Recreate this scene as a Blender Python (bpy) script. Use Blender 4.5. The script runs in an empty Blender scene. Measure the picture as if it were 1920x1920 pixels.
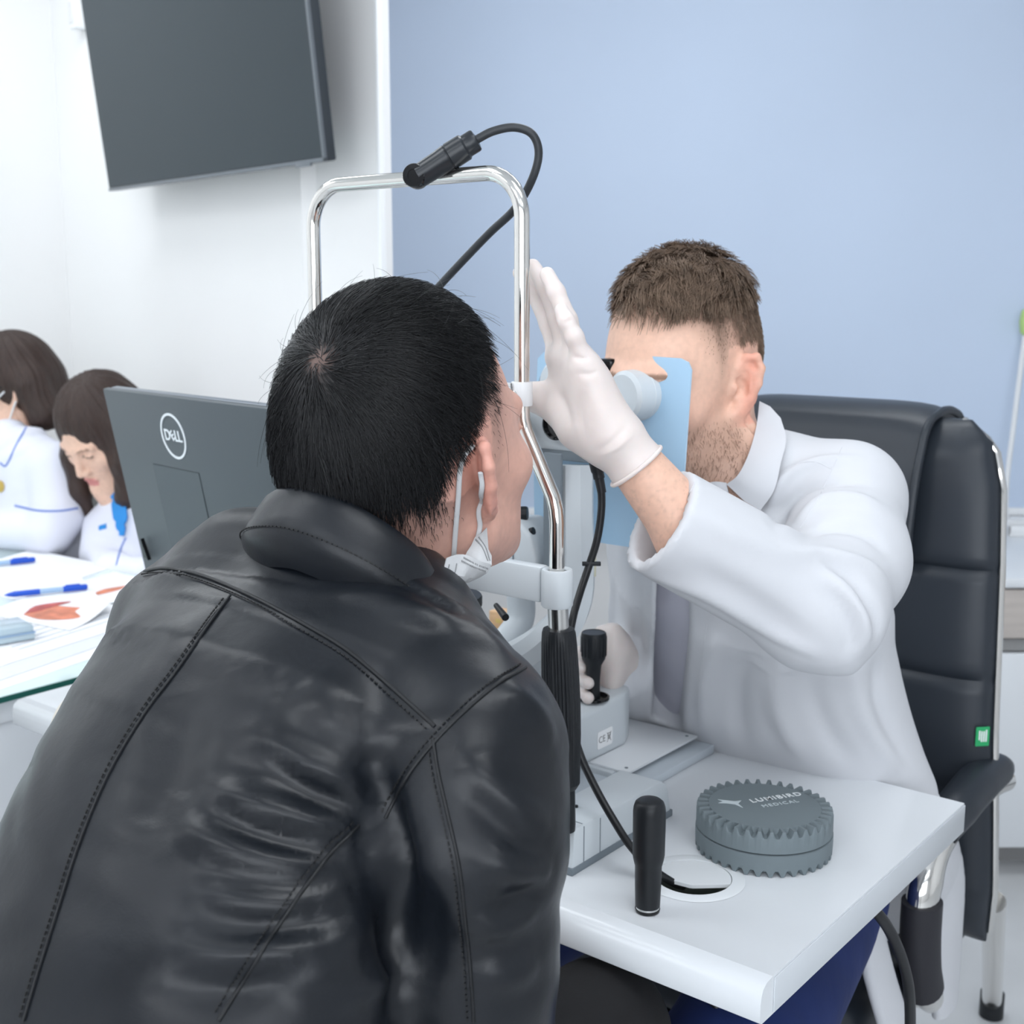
import bpy, bmesh, math, random
import numpy as np
from mathutils import Vector, Matrix
from mathutils.bvhtree import BVHTree

# ------------------------------------------------------------------ camera
FPX = 2332.0                      # focal length in pixels of the 1920 px frame
PITCH = math.atan(410.0 / 2332.0)  # camera looks a little downwards
CAMZ = 1.38
scene = bpy.context.scene
COL = scene.collection
cam_d = bpy.data.cameras.new('camera')
cam = bpy.data.objects.new('camera', cam_d)
COL.objects.link(cam)
cam.location = (0, 0, CAMZ)
cam.rotation_euler = (math.pi / 2 - PITCH, 0, 0)
cam_d.sensor_width = 36.0
cam_d.lens = 36.0 * FPX / 1920.0
cam_d.clip_start = 0.02
cam_d.dof.use_dof = True
cam_d.dof.focus_distance = 1.09
cam_d.dof.aperture_fstop = 10.0
scene.camera = cam

# ------------------------------------------------------------------ world, lights, exposure
world = bpy.data.worlds.new('world')
scene.world = world
world.use_nodes = True
world.node_tree.nodes['Background'].inputs[0].default_value = (0.9, 0.95, 1.0, 1)
world.node_tree.nodes['Background'].inputs[1].default_value = 0.5
vs = scene.view_settings
vs.view_transform = 'Standard'
vs.look = 'None'
vs.exposure = 0.0
vs.gamma = 1.0
vs.use_curve_mapping = False
scene.cycles.use_denoising = True
scene.cycles.use_light_tree = False
scene.cycles.use_adaptive_sampling = True
scene.cycles.adaptive_threshold = 0.03
scene.cycles.max_bounces = 6
scene.cycles.diffuse_bounces = 3
scene.cycles.glossy_bounces = 3
scene.cycles.transmission_bounces = 4
scene.cycles.transparent_max_bounces = 4
scene.cycles.sample_clamp_indirect = 6.0
CEIL = 2.75
PANELS = [(-1.35, 3.0), (-1.35, 1.1), (-1.35, -0.6), (0.55, 2.3), (0.55, 0.5), (0.75, -1.0), (-2.7, 2.0), (-2.75, 0.2)]  # the last two panels are added to brighten the television wall
for i, (lx, ly) in enumerate(PANELS):
    ld = bpy.data.lights.new('panel_light', 'AREA')
    ld.shape = 'RECTANGLE'
    ld.size = 1.15
    ld.size_y = 0.55
    ld.energy = 8.2
    ld.color = (0.965, 0.985, 1.0)
    lo = bpy.data.objects.new('panel_light', ld)
    lo.location = (lx, ly, CEIL - 0.06)
    COL.objects.link(lo)

# added fill light behind the camera, brightening walls and faces from the front
wl = bpy.data.lights.new('added_fill_light', 'AREA')
wl.shape = 'RECTANGLE'; wl.size = 3.4; wl.size_y = 1.6; wl.energy = 40.0; wl.color = (0.965, 0.985, 1.0)
wlo = bpy.data.objects.new('added_fill_light', wl)
wlo.location = (-0.4, -2.22, 1.65); wlo.rotation_euler = (math.pi / 2, 0, 0)
COL.objects.link(wlo)

# ------------------------------------------------------------------ pixel <-> place helpers
_c, _s = math.cos(PITCH), math.sin(PITCH)
CAM = np.array([0, 0, CAMZ])
def ray(px, py):
    a = (px - 960) / FPX; b = (py - 960) / FPX
    return np.array([a, _c - b * _s, -_s - b * _c])
def P(px, py, d):
    return CAM + d * ray(px, py)
def T(px, py, z):
    r = ray(px, py)
    return CAM + r * ((z - CAMZ) / r[2])
def proj(q):
    q = np.asarray(q, float) - CAM
    d = q[..., 1] * _c - q[..., 2] * _s
    u = q[..., 1] * _s + q[..., 2] * _c
    return 960 + FPX * q[..., 0] / d, 960 - FPX * u / d, d
def unit(v):
    v = np.asarray(v, float)
    return v / (np.linalg.norm(v) + 1e-12)
UP = np.array([0, 0, 1.0])
XA = np.array([1.0, 0, 0]); YA = np.array([0, 1.0, 0])

# ------------------------------------------------------------------ materials
def srgb(r, g, b):
    f = lambda c: (c / 255 / 12.92) if c / 255 <= 0.04045 else ((c / 255 + 0.055) / 1.055) ** 2.4
    return (f(r), f(g), f(b), 1.0)
MATS = {}
def mat(name, col=(200, 200, 200), rough=0.5, metal=0.0, bump=None, var=None, spec=0.5, trans=0.0, alpha=1.0,
        emit=None, vcol=False, coat=0.0, sheen=0.0, sss=0.0, stretch=(1, 1, 1), ior=1.45, rvar=0.0):
    """bump=(scale, strength, distance); var=(scale, amount) darkens/lightens the colour a little by noise"""
    if name in MATS:
        return MATS[name]
    m = bpy.data.materials.new(name)
    m.use_nodes = True
    nt = m.node_tree
    b = nt.nodes['Principled BSDF']
    c = srgb(*col)
    b.inputs['Base Color'].default_value = c
    b.inputs['Roughness'].default_value = rough
    b.inputs['Metallic'].default_value = metal
    b.inputs['Specular IOR Level'].default_value = spec
    b.inputs['IOR'].default_value = ior
    b.inputs['Transmission Weight'].default_value = trans
    b.inputs['Alpha'].default_value = alpha
    b.inputs['Coat Weight'].default_value = coat
    b.inputs['Sheen Weight'].default_value = sheen
    if sss:
        b.inputs['Subsurface Weight'].default_value = sss
        b.inputs['Subsurface Radius'].default_value = (0.012, 0.005, 0.003)
        b.inputs['Subsurface Scale'].default_value = 0.6
    if emit:
        b.inputs['Emission Color'].default_value = srgb(*emit[0])
        b.inputs['Emission Strength'].default_value = emit[1]
        m.cycles.emission_sampling = 'NONE'
    tc = nt.nodes.new('ShaderNodeTexCoord')
    mp = nt.nodes.new('ShaderNodeMapping')
    mp.inputs['Scale'].default_value = stretch
    nt.links.new(tc.outputs['Object'], mp.inputs['Vector'])
    src = None
    if vcol:
        at = nt.nodes.new('ShaderNodeVertexColor')
        at.layer_name = 'Col'
        src = at.outputs['Color']
    if var:
        n = nt.nodes.new('ShaderNodeTexNoise')
        n.inputs['Scale'].default_value = var[0]
        n.inputs['Detail'].default_value = 2
        nt.links.new(mp.outputs[0], n.inputs['Vector'])
        mr = nt.nodes.new('ShaderNodeMapRange')
        mr.inputs['From Min'].default_value = 0.3; mr.inputs['From Max'].default_value = 0.7
        mr.inputs['To Min'].default_value = 1 - var[1]; mr.inputs['To Max'].default_value = 1 + var[1]
        nt.links.new(n.outputs['Fac'], mr.inputs['Value'])
        mx = nt.nodes.new('ShaderNodeVectorMath'); mx.operation = 'SCALE'
        if src is None:
            mx.inputs[0].default_value = c[:3]
        else:
            nt.links.new(src, mx.inputs[0])
        nt.links.new(mr.outputs['Result'], mx.inputs['Scale'])
        src = mx.outputs['Vector']
        if rvar:
            m2 = nt.nodes.new('ShaderNodeMapRange')
            m2.inputs['From Min'].default_value = 0.3; m2.inputs['From Max'].default_value = 0.7
            m2.inputs['To Min'].default_value = rough - rvar; m2.inputs['To Max'].default_value = rough + rvar
            nt.links.new(n.outputs['Fac'], m2.inputs['Value'])
            nt.links.new(m2.outputs['Result'], b.inputs['Roughness'])
    if src is not None:
        nt.links.new(src, b.inputs['Base Color'])
    if bump:
        bs = bump if isinstance(bump, list) else [bump]
        prev = None
        for (sc, st, di) in bs:
            n = nt.nodes.new('ShaderNodeTexNoise')
            n.inputs['Scale'].default_value = sc
            n.inputs['Detail'].default_value = 2
            nt.links.new(mp.outputs[0], n.inputs['Vector'])
            bp = nt.nodes.new('ShaderNodeBump')
            bp.inputs['Strength'].default_value = st
            bp.inputs['Distance'].default_value = di
            nt.links.new(n.outputs['Fac'], bp.inputs['Height'])
            if prev is not None:
                nt.links.new(prev, bp.inputs['Normal'])
            prev = bp.outputs['Normal']
        nt.links.new(prev, b.inputs['Normal'])
    MATS[name] = m
    return m

# ------------------------------------------------------------------ object helpers
def set_props(o, label=None, cat=None, group=None, kind=None):
    if label: o['label'] = label
    if cat: o['category'] = cat
    if group: o['group'] = group
    if kind: o['kind'] = kind
    return o
def thing(name, label, cat, loc, group=None):
    o = bpy.data.objects.new(name, None)
    o.empty_display_size = 0.05
    o.location = [float(x) for x in loc]
    COL.objects.link(o)
    return set_props(o, label, cat, group)
def add(name, shape, material, parent=None, label=None, cat=None, group=None, kind=None, smooth=True, angle=35, colors=None):
    """shape = (verts, faces) in world coordinates -> one mesh object"""
    v, f = shape
    v = np.asarray(v, float).reshape(-1, 3)
    me = bpy.data.meshes.new(name)
    off = np.zeros(3)
    if parent is not None:
        q = parent
        while q is not None:
            off += np.array(q.location); q = q.parent
    else:
        off = np.array([v[:, 0].mean(), v[:, 1].mean(), v[:, 2].min()])
    me.from_pydata((v - off).tolist(), [], [tuple(int(i) for i in q) for q in f] if not isinstance(f, np.ndarray) else f.tolist())
    me.update()
    if smooth:
        me.polygons.foreach_set('use_smooth', [True] * len(me.polygons))
        if angle < 179:
            me.set_sharp_from_angle(angle=math.radians(angle))
    if material is not None:
        for m_ in (material if isinstance(material, (list, tuple)) else [material]):
            me.materials.append(m_)
    if colors is not None:
        ca = me.color_attributes.new('Col', 'FLOAT_COLOR', 'POINT')
        cc = np.ones((len(v), 4), np.float32); cc[:, :3] = colors
        ca.data.foreach_set('color', cc.ravel())
    o = bpy.data.objects.new(name, me)
    COL.objects.link(o)
    if parent is None:
        o.location = off
    else:
        o.parent = parent
    return set_props(o, label, cat, group, kind)
def merge(*shapes):
    V, F_ = [], []
    n = 0
    for v, f in shapes:
        v = np.asarray(v, float).reshape(-1, 3)
        V.append(v)
        F_ += [tuple(int(i) + n for i in q) for q in f]
        n += len(v)
    return np.concatenate(V), F_
def frame(z=UP, x=None):
    z = unit(z)
    if x is None:
        x = XA if abs(z[0]) < 0.9 else YA
    x = np.asarray(x, float)
    x = unit(x - z * np.dot(x, z))
    return np.array([x, np.cross(z, x), z])      # rows = axes
def bm_out(bm):
    bm.verts.index_update()
    v = np.array([list(q.co) for q in bm.verts])
    f = [tuple(q.index for q in p.verts) for p in bm.faces]
    bm.free()
    return v, f
def box(center, half, axes=None, bevel=0.0, seg=2):
    axes = np.eye(3) if axes is None else np.asarray(axes)
    bm = bmesh.new()
    bmesh.ops.create_cube(bm, size=2)
    for q in bm.verts:
        q.co = Vector([q.co[i] * half[i] for i in range(3)])
    if bevel > 0:
        bmesh.ops.bevel(bm, geom=list(bm.edges), offset=bevel, segments=seg, affect='EDGES', profile=0.5)
    v, f = bm_out(bm)
    return v @ axes + np.asarray(center), f
def prism(poly, origin, axes, thick, bevel=0.0, seg=2):
    """poly: 2D points in the axes[0], axes[1] plane; extruded along axes[2] from 0 to thick"""
    bm = bmesh.new()
    vs_ = [bm.verts.new((p[0], p[1], 0)) for p in poly]
    fc = bm.faces.new(vs_)
    r = bmesh.ops.extrude_face_region(bm, geom=[fc])
    for q in r['geom']:
        if isinstance(q, bmesh.types.BMVert):
            q.co.z += thick
    bmesh.ops.recalc_face_normals(bm, faces=list(bm.faces))
    if bevel > 0:
        bmesh.ops.bevel(bm, geom=list(bm.edges), offset=bevel, segments=seg, affect='EDGES', profile=0.5)
    v, f = bm_out(bm)
    return v @ np.asarray(axes) + np.asarray(origin), f
def rrect(w, h, r, n=5):
    out = []
    for cx, cy, a0 in ((w - r, h - r, 0), (-w + r, h - r, 90), (-w + r, -h + r, 180), (w - r, -h + r, 270)):
        for i in range(n + 1):
            a = math.radians(a0 + 90 * i / n)
            out.append((cx + r * math.cos(a), cy + r * math.sin(a)))
    return out
def spline(pts, n=8):
    pts = np.asarray(pts, float)
    if len(pts) < 3:
        t = np.linspace(0, 1, n + 1)[:, None]
        return pts[0] * (1 - t) + pts[-1] * t
    e = np.concatenate([[2 * pts[0] - pts[1]], pts, [2 * pts[-1] - pts[-2]]])
    out = []
    for i in range(1, len(e) - 2):
        p0, p1, p2, p3 = e[i - 1:i + 3]
        for k in range(n):
            t = k / n
            out.append(0.5 * ((2 * p1) + (-p0 + p2) * t + (2 * p0 - 5 * p1 + 4 * p2 - p3) * t * t + (-p0 + 3 * p1 - 3 * p2 + p3) * t ** 3))
    out.append(e[-2])
    return np.array(out)
def tube(pts, r, n=12, caps=True, up=None, flat=1.0):
    pts = np.asarray(pts, float)
    m = len(pts)
    r = np.full(m, r) if np.isscalar(r) else np.interp(np.linspace(0, 1, m), np.linspace(0, 1, len(r)), r)
    tg = np.gradient(pts, axis=0)
    tg /= np.linalg.norm(tg, axis=1)[:, None] + 1e-12
    x = frame(tg[0], up)[0]
    V = []
    ang = np.arange(n) * 2 * math.pi / n
    for i in range(m):
        if up is not None:
            x = np.asarray(up, float)
        x = unit(x - tg[i] * np.dot(x, tg[i]))
        y = np.cross(tg[i], x)
        V.append(pts[i] + r[i] * (np.cos(ang)[:, None] * x * flat + np.sin(ang)[:, None] * y))
    V = np.concatenate(V)
    F_ = []
    for i in range(m - 1):
        for k in range(n):
            k2 = (k + 1) % n
            F_.append((i * n + k, i * n + k2, (i + 1) * n + k2, (i + 1) * n + k))
    if caps:
        F_.append(tuple(range(n - 1, -1, -1)))
        F_.append(tuple((m - 1) * n + k for k in range(n)))
    return V, F_
def lathe(prof, origin, axis=UP, n=32, x=None, close=True):
    """prof: list of (radius, height)"""
    ax = frame(axis, x)
    ang = np.arange(n) * 2 * math.pi / n
    V = []
    for r, h in prof:
        V.append(np.stack([r * np.cos(ang), r * np.sin(ang), np.full(n, h)], 1))
    V = np.concatenate(V)
    m = len(prof)
    F_ = []
    for i in range(m - 1):
        for k in range(n):
            k2 = (k + 1) % n
            F_.append((i * n + k, i * n + k2, (i + 1) * n + k2, (i + 1) * n + k))
    if close:
        F_.append(tuple(range(n - 1, -1, -1)))
        F_.append(tuple((m - 1) * n + k for k in range(n)))
    return V @ ax + np.asarray(origin), F_
def cyl(a, b, r, n=24, bev=0.0):
    a = np.asarray(a, float); b = np.asarray(b, float)
    L = np.linalg.norm(b - a)
    if bev > 0:
        pr = [(r - bev, 0), (r - bev * 0.3, bev * 0.3), (r, bev), (r, L - bev), (r - bev * 0.3, L - bev * 0.3), (r - bev, L)]
    else:
        pr = [(r, 0), (r, L)]
    return lathe(pr, a, b - a, n)
def text_shape(body, size, origin, axes, depth=0.0006, align='CENTER', bold=0.0, spacing=1.0):
    cu = bpy.data.curves.new('lettering', 'FONT')
    cu.body = body; cu.size = size; cu.align_x = align; cu.align_y = 'CENTER'
    cu.extrude = depth; cu.offset = bold; cu.space_character = spacing
    cu.resolution_u = 4
    o = bpy.data.objects.new('lettering', cu)
    COL.objects.link(o)
    dg = bpy.context.evaluated_depsgraph_get()
    me = o.evaluated_get(dg).to_mesh()
    v = np.array([list(q.co) for q in me.vertices]); f = [tuple(p.vertices) for p in me.polygons]
    o.evaluated_get(dg).to_mesh_clear()
    bpy.data.objects.remove(o); bpy.data.curves.remove(cu)
    return v @ np.asarray(axes) + np.asarray(origin), f

# ------------------------------------------------------------------ soft shapes (distance fields)
def smin(a, b, k):
    if k <= 0:
        return np.minimum(a, b)
    h = np.maximum(k - np.abs(a - b), 0) / k
    return np.minimum(a, b) - h * h * k * 0.25
def smax(a, b, k):
    return -smin(-a, -b, k)
def s_cap(p, a, b, ra, rb=None):
    a = np.asarray(a, np.float32); b = np.asarray(b, np.float32)
    rb = ra if rb is None else rb
    ba = b - a
    t = np.clip(((p - a) @ ba) / (ba @ ba + 1e-12), 0, 1)
    return np.linalg.norm(p - a - t[:, None] * ba, axis=1) - (ra + (rb - ra) * t)
def s_chain(p, pts, rs, k=0.01):
    d = None
    for i in range(len(pts) - 1):
        e = s_cap(p, pts[i], pts[i + 1], rs[i], rs[i + 1])
        d = e if d is None else smin(d, e, k)
    return d
def s_ell(p, c, r, axes=None):
    q = p - np.asarray(c, np.float32)
    if axes is not None:
        q = q @ np.asarray(axes, np.float32).T
    r = np.asarray(r, np.float32)
    k0 = np.linalg.norm(q / r, axis=1)
    k1 = np.linalg.norm(q / (r * r), axis=1) + 1e-9
    return k0 * (k0 - 1) / k1
def near(p, c, r, fn):
    """fn only within r of c, a safe outside distance elsewhere"""
    d = np.linalg.norm(p - np.asarray(c, np.float32), axis=1).astype(np.float32)
    out = d - 0.7 * r
    sel = d < r
    if sel.any():
        out[sel] = fn(p[sel])
    return out
def s_loft(p, C, L, w, h, n=2.3, m=10):
    """tube of superelliptic sections: centres C, sideways vectors L, half widths w, half thicknesses h"""
    t0 = np.linspace(0, 1, len(C)); t1 = np.linspace(0, 1, m)
    seg = max(2, int(math.ceil(m / (len(C) - 1))))
    Cs = spline(C, seg)
    m = len(Cs); t1 = np.linspace(0, 1, m)
    L = np.asarray(L, float)
    if L.ndim == 1:
        L = np.tile(L, (len(C), 1))
    Ls = np.stack([np.interp(t1, t0, L[:, i]) for i in range(3)], 1)
    ws = np.interp(t1, t0, w); hs = np.interp(t1, t0, h)
    best = np.full(len(p), 1e9, np.float32)
    out = np.zeros(len(p), np.float32)
    for i in range(m - 1):
        a, b = Cs[i], Cs[i + 1]
        ba = b - a
        ln = np.linalg.norm(ba)
        tg = ba / ln
        tr = ((p - a) @ ba) / (ln * ln)
        t = np.clip(tr, 0, 1)
        c = a + t[:, None] * ba
        q = p - c
        d2 = np.einsum('ij,ij->i', q, q)
        sel = d2 < best
        if not sel.any():
            continue
        q = q[sel]; ts = t[sel]
        Lv = Ls[i] * (1 - ts[:, None]) + Ls[i + 1] * ts[:, None]
        Lv = Lv - (Lv @ tg)[:, None] * tg
        Lv /= np.linalg.norm(Lv, axis=1)[:, None]
        N = np.cross(tg, Lv)
        x = np.einsum('ij,ij->i', q, Lv); y = np.einsum('ij,ij->i', q, N); z = q @ tg
        W = ws[i] * (1 - ts) + ws[i + 1] * ts
        H = hs[i] * (1 - ts) + hs[i + 1] * ts
        k = np.power(np.abs(x / W) ** n + np.abs(y / H) ** n, 1.0 / n)
        mn = np.minimum(W, H)
        k = np.sqrt(k * k + (z / mn) ** 2)
        out[sel] = (k - 1) * mn
        best[sel] = d2[sel]
    return out
def surface(fn, lo, hi, res, newton=1, blk=6):
    """surface-nets mesh of fn(points)=0 inside the box lo..hi"""
    lo = np.asarray(lo, float); hi = np.asarray(hi, float)
    nb = np.ceil((hi - lo) / (res * blk)).astype(int)
    n = nb * blk + 1
    ctr = [lo[i] + (np.arange(nb[i]) + 0.5) * res * blk for i in range(3)]
    g = np.stack(np.meshgrid(*ctr, indexing='ij'), -1).reshape(-1, 3).astype(np.float32)
    dc = fn(g)
    act = np.abs(dc) < res * blk * 1.15
    V = np.repeat(np.repeat(np.repeat(np.where(dc > 0, 1.0, -1.0).astype(np.float32).reshape(nb), blk, 0), blk, 1), blk, 2)
    V = np.pad(V, ((0, 1), (0, 1), (0, 1)), mode='edge')
    ai = np.argwhere(act.reshape(nb))
    loc = np.stack(np.meshgrid(*[np.arange(blk + 1)] * 3, indexing='ij'), -1).reshape(-1, 3)
    CH = 400
    for s in range(0, len(ai), CH):
        idx = (ai[s:s + CH, None, :] * blk + loc[None]).reshape(-1, 3)
        pts = (lo + idx * res).astype(np.float32)
        V[idx[:, 0], idx[:, 1], idx[:, 2]] = fn(pts)
    S = V < 0
    c8 = [(i, j, k) for i in (0, 1) for j in (0, 1) for k in (0, 1)]
    cnt = sum(S[i:n[0] - 1 + i, j:n[1] - 1 + j, k:n[2] - 1 + k].astype(np.int8) for i, j, k in c8)
    cells = np.argwhere((cnt > 0) & (cnt < 8))
    cid = np.full(n - 1, -1, np.int64)
    cid[cells[:, 0], cells[:, 1], cells[:, 2]] = np.arange(len(cells))
    acc = np.zeros((len(cells), 3)); num = np.zeros(len(cells))
    for ax in range(3):
        o1 = [(0, 0), (0, 1), (1, 0), (1, 1)]
        for u, w in o1:
            a = [0, 0, 0]; others = [q for q in range(3) if q != ax]
            a[others[0]] = u; a[others[1]] = w
            b = list(a); b[ax] = 1
            ia = cells + a; ib = cells + b
            va = V[ia[:, 0], ia[:, 1], ia[:, 2]]; vb = V[ib[:, 0], ib[:, 1], ib[:, 2]]
            cr = (va < 0) != (vb < 0)
            t = np.where(cr, va / np.where(cr, va - vb, 1), 0)
            pt = ia.astype(float); pt[:, ax] += t
            acc[cr] += pt[cr]; num[cr] += 1
    verts = lo + acc / num[:, None] * res
    quads = []
    for ax in range(3):
        sl0 = [slice(None)] * 3; sl1 = [slice(None)] * 3
        sl0[ax] = slice(0, -1); sl1[ax] = slice(1, None)
        A_, B_ = S[tuple(sl0)], S[tuple(sl1)]
        e = np.argwhere(A_ != B_)
        u, w = [q for q in range(3) if q != ax]
        ok = (e[:, u] > 0) & (e[:, w] > 0) & (e[:, u] < n[u] - 1) & (e[:, w] < n[w] - 1)
        e = e[ok]
        fl = A_[e[:, 0], e[:, 1], e[:, 2]]
        def cell(du, dw):
            q = e.copy(); q[:, u] += du; q[:, w] += dw
            return cid[q[:, 0], q[:, 1], q[:, 2]]
        q4 = np.stack([cell(-1, -1), cell(0, -1), cell(0, 0), cell(-1, 0)], 1)
        if ax == 1:
            fl = ~fl
        q4[~fl] = q4[~fl][:, ::-1]
        quads.append(q4)
    F_ = np.concatenate(quads)
    F_ = F_[(F_ >= 0).all(1)]
    for _ in range(newton):
        h = res * 0.35
        d = fn(verts.astype(np.float32))
        gr = np.stack([fn((verts + np.eye(3)[i] * h).astype(np.float32)) - d for i in range(3)], 1) / h
        g2 = np.maximum((gr ** 2).sum(1), 0.15)
        step = -(d / g2)[:, None] * gr
        ln = np.linalg.norm(step, axis=1)
        step *= np.minimum(1, res * 0.8 / np.maximum(ln, 1e-9))[:, None]
        verts = verts + step
    return verts, F_
def vnormals(v, f):
    f = np.asarray(f)
    nrm = np.zeros_like(v)
    fn_ = np.cross(v[f[:, 2]] - v[f[:, 0]], v[f[:, 3]] - v[f[:, 1]])
    for i in range(4):
        np.add.at(nrm, f[:, i], fn_)
    return nrm / (np.linalg.norm(nrm, axis=1)[:, None] + 1e-12)
def smooth_mesh(v, f, it=2, lam=0.5):
    f = np.asarray(f)
    e = np.concatenate([f[:, [0, 1]], f[:, [1, 2]], f[:, [2, 3]], f[:, [3, 0]]])
    for _ in range(it):
        acc = np.zeros_like(v); n = np.zeros(len(v))
        np.add.at(acc, e[:, 0], v[e[:, 1]]); np.add.at(n, e[:, 0], 1)
        np.add.at(acc, e[:, 1], v[e[:, 0]]); np.add.at(n, e[:, 1], 1)
        v = v + lam * (acc / np.maximum(n, 1)[:, None] - v)
    return v
def bvh_of(shape):
    v, f = shape
    return BVHTree.FromPolygons([Vector(q) for q in np.asarray(v)], [tuple(int(i) for i in q) for q in f])
def hit(bvh, px, py):
    r = ray(px, py)
    loc, nor, i, d = bvh.ray_cast(Vector(CAM), Vector(unit(r)))
    if loc is None:
        return None, None
    n = np.array(nor)
    if np.dot(n, r) > 0:
        n = -n
    return np.array(loc), n
def drape(bvh, poly, n=12, lift=0.0):
    """points of a picked line laid on a surface -> (points, normals)"""
    q = spline([(a, b, 0) for a, b in poly], n)[:, :2]
    pts, nrm = [], []
    for a, b in q:
        l, m = hit(bvh, a, b)
        if l is not None:
            pts.append(l + m * lift); nrm.append(m)
    return np.array(pts), np.array(nrm)
def dist_line(v, pts):
    best = np.full(len(v), 1e9); tt = np.zeros(len(v))
    m = len(pts) - 1
    for i in range(m):
        a, b = pts[i], pts[i + 1]
        ba = b - a
        t = np.clip(((v - a) @ ba) / (ba @ ba + 1e-12), 0, 1)
        d = np.linalg.norm(v - a - t[:, None] * ba, axis=1)
        s = d < best
        best[s] = d[s]; tt[s] = (i + t[s]) / m
    return best, tt
def crease(v, f, bvh, lines):
    """push folds (positive) and creases (negative) into a cloth surface along picked lines"""
    nrm = vnormals(v, f)
    disp = np.zeros(len(v))
    for poly, amp, wid in lines:
        pts, _ = drape(bvh, poly, 6)
        if len(pts) < 3:
            continue
        lo = pts.min(0) - wid * 3; hi = pts.max(0) + wid * 3
        sel = np.where(((v > lo) & (v < hi)).all(1))[0]
        if len(sel) == 0:
            continue
        d, t = dist_line(v[sel], pts)
        fade = np.sin(np.clip(t, 0.02, 0.98) * math.pi) ** 0.5
        disp[sel] += amp * np.exp(-(d / wid) ** 2) * fade
    return v + nrm * disp[:, None]
def strip(pts, nrm, w, h):
    """raised seam: a low ridge of width w and height h along a surface line"""
    pts = np.asarray(pts); nrm = np.asarray(nrm)
    tg = np.gradient(pts, axis=0)
    sd = np.cross(tg, nrm); sd /= np.linalg.norm(sd, axis=1)[:, None] + 1e-12
    sec = [(-1, -0.6), (-0.75, 0.6), (-0.3, 1.0), (0.3, 1.0), (0.75, 0.6), (1, -0.6)]
    V = np.stack([pts + sd * (a * w / 2) + nrm * (b * h) for a, b in sec], 1).reshape(-1, 3)
    k = len(sec)
    F_ = [(i * k + j, i * k + j + 1, (i + 1) * k + j + 1, (i + 1) * k + j) for i in range(len(pts) - 1) for j in range(k - 1)]
    return V, F_
def stitches(pts, nrm, side, step=0.0045, ln=0.003, r=0.00045):
    """thread dashes beside a seam line"""
    pts = np.asarray(pts)
    L = np.concatenate([[0], np.cumsum(np.linalg.norm(np.diff(pts, axis=0), axis=1))])
    tg = np.gradient(pts, axis=0)
    sd = np.cross(tg, nrm); sd /= np.linalg.norm(sd, axis=1)[:, None] + 1e-12
    pp = pts + sd * side + nrm * 0.0004
    S = []
    at = lambda s: np.array([np.interp(s, L, pp[:, i]) for i in range(3)])
    s = step
    while s + ln < L[-1]:
        a, b = at(s), at(s + ln)
        n_ = np.array([np.interp(s, L, nrm[:, i]) for i in range(3)])
        S.append(box((a + b) / 2, (ln / 2, r, r), frame(n_, b - a)))
        s += step
    return merge(*S)
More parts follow.
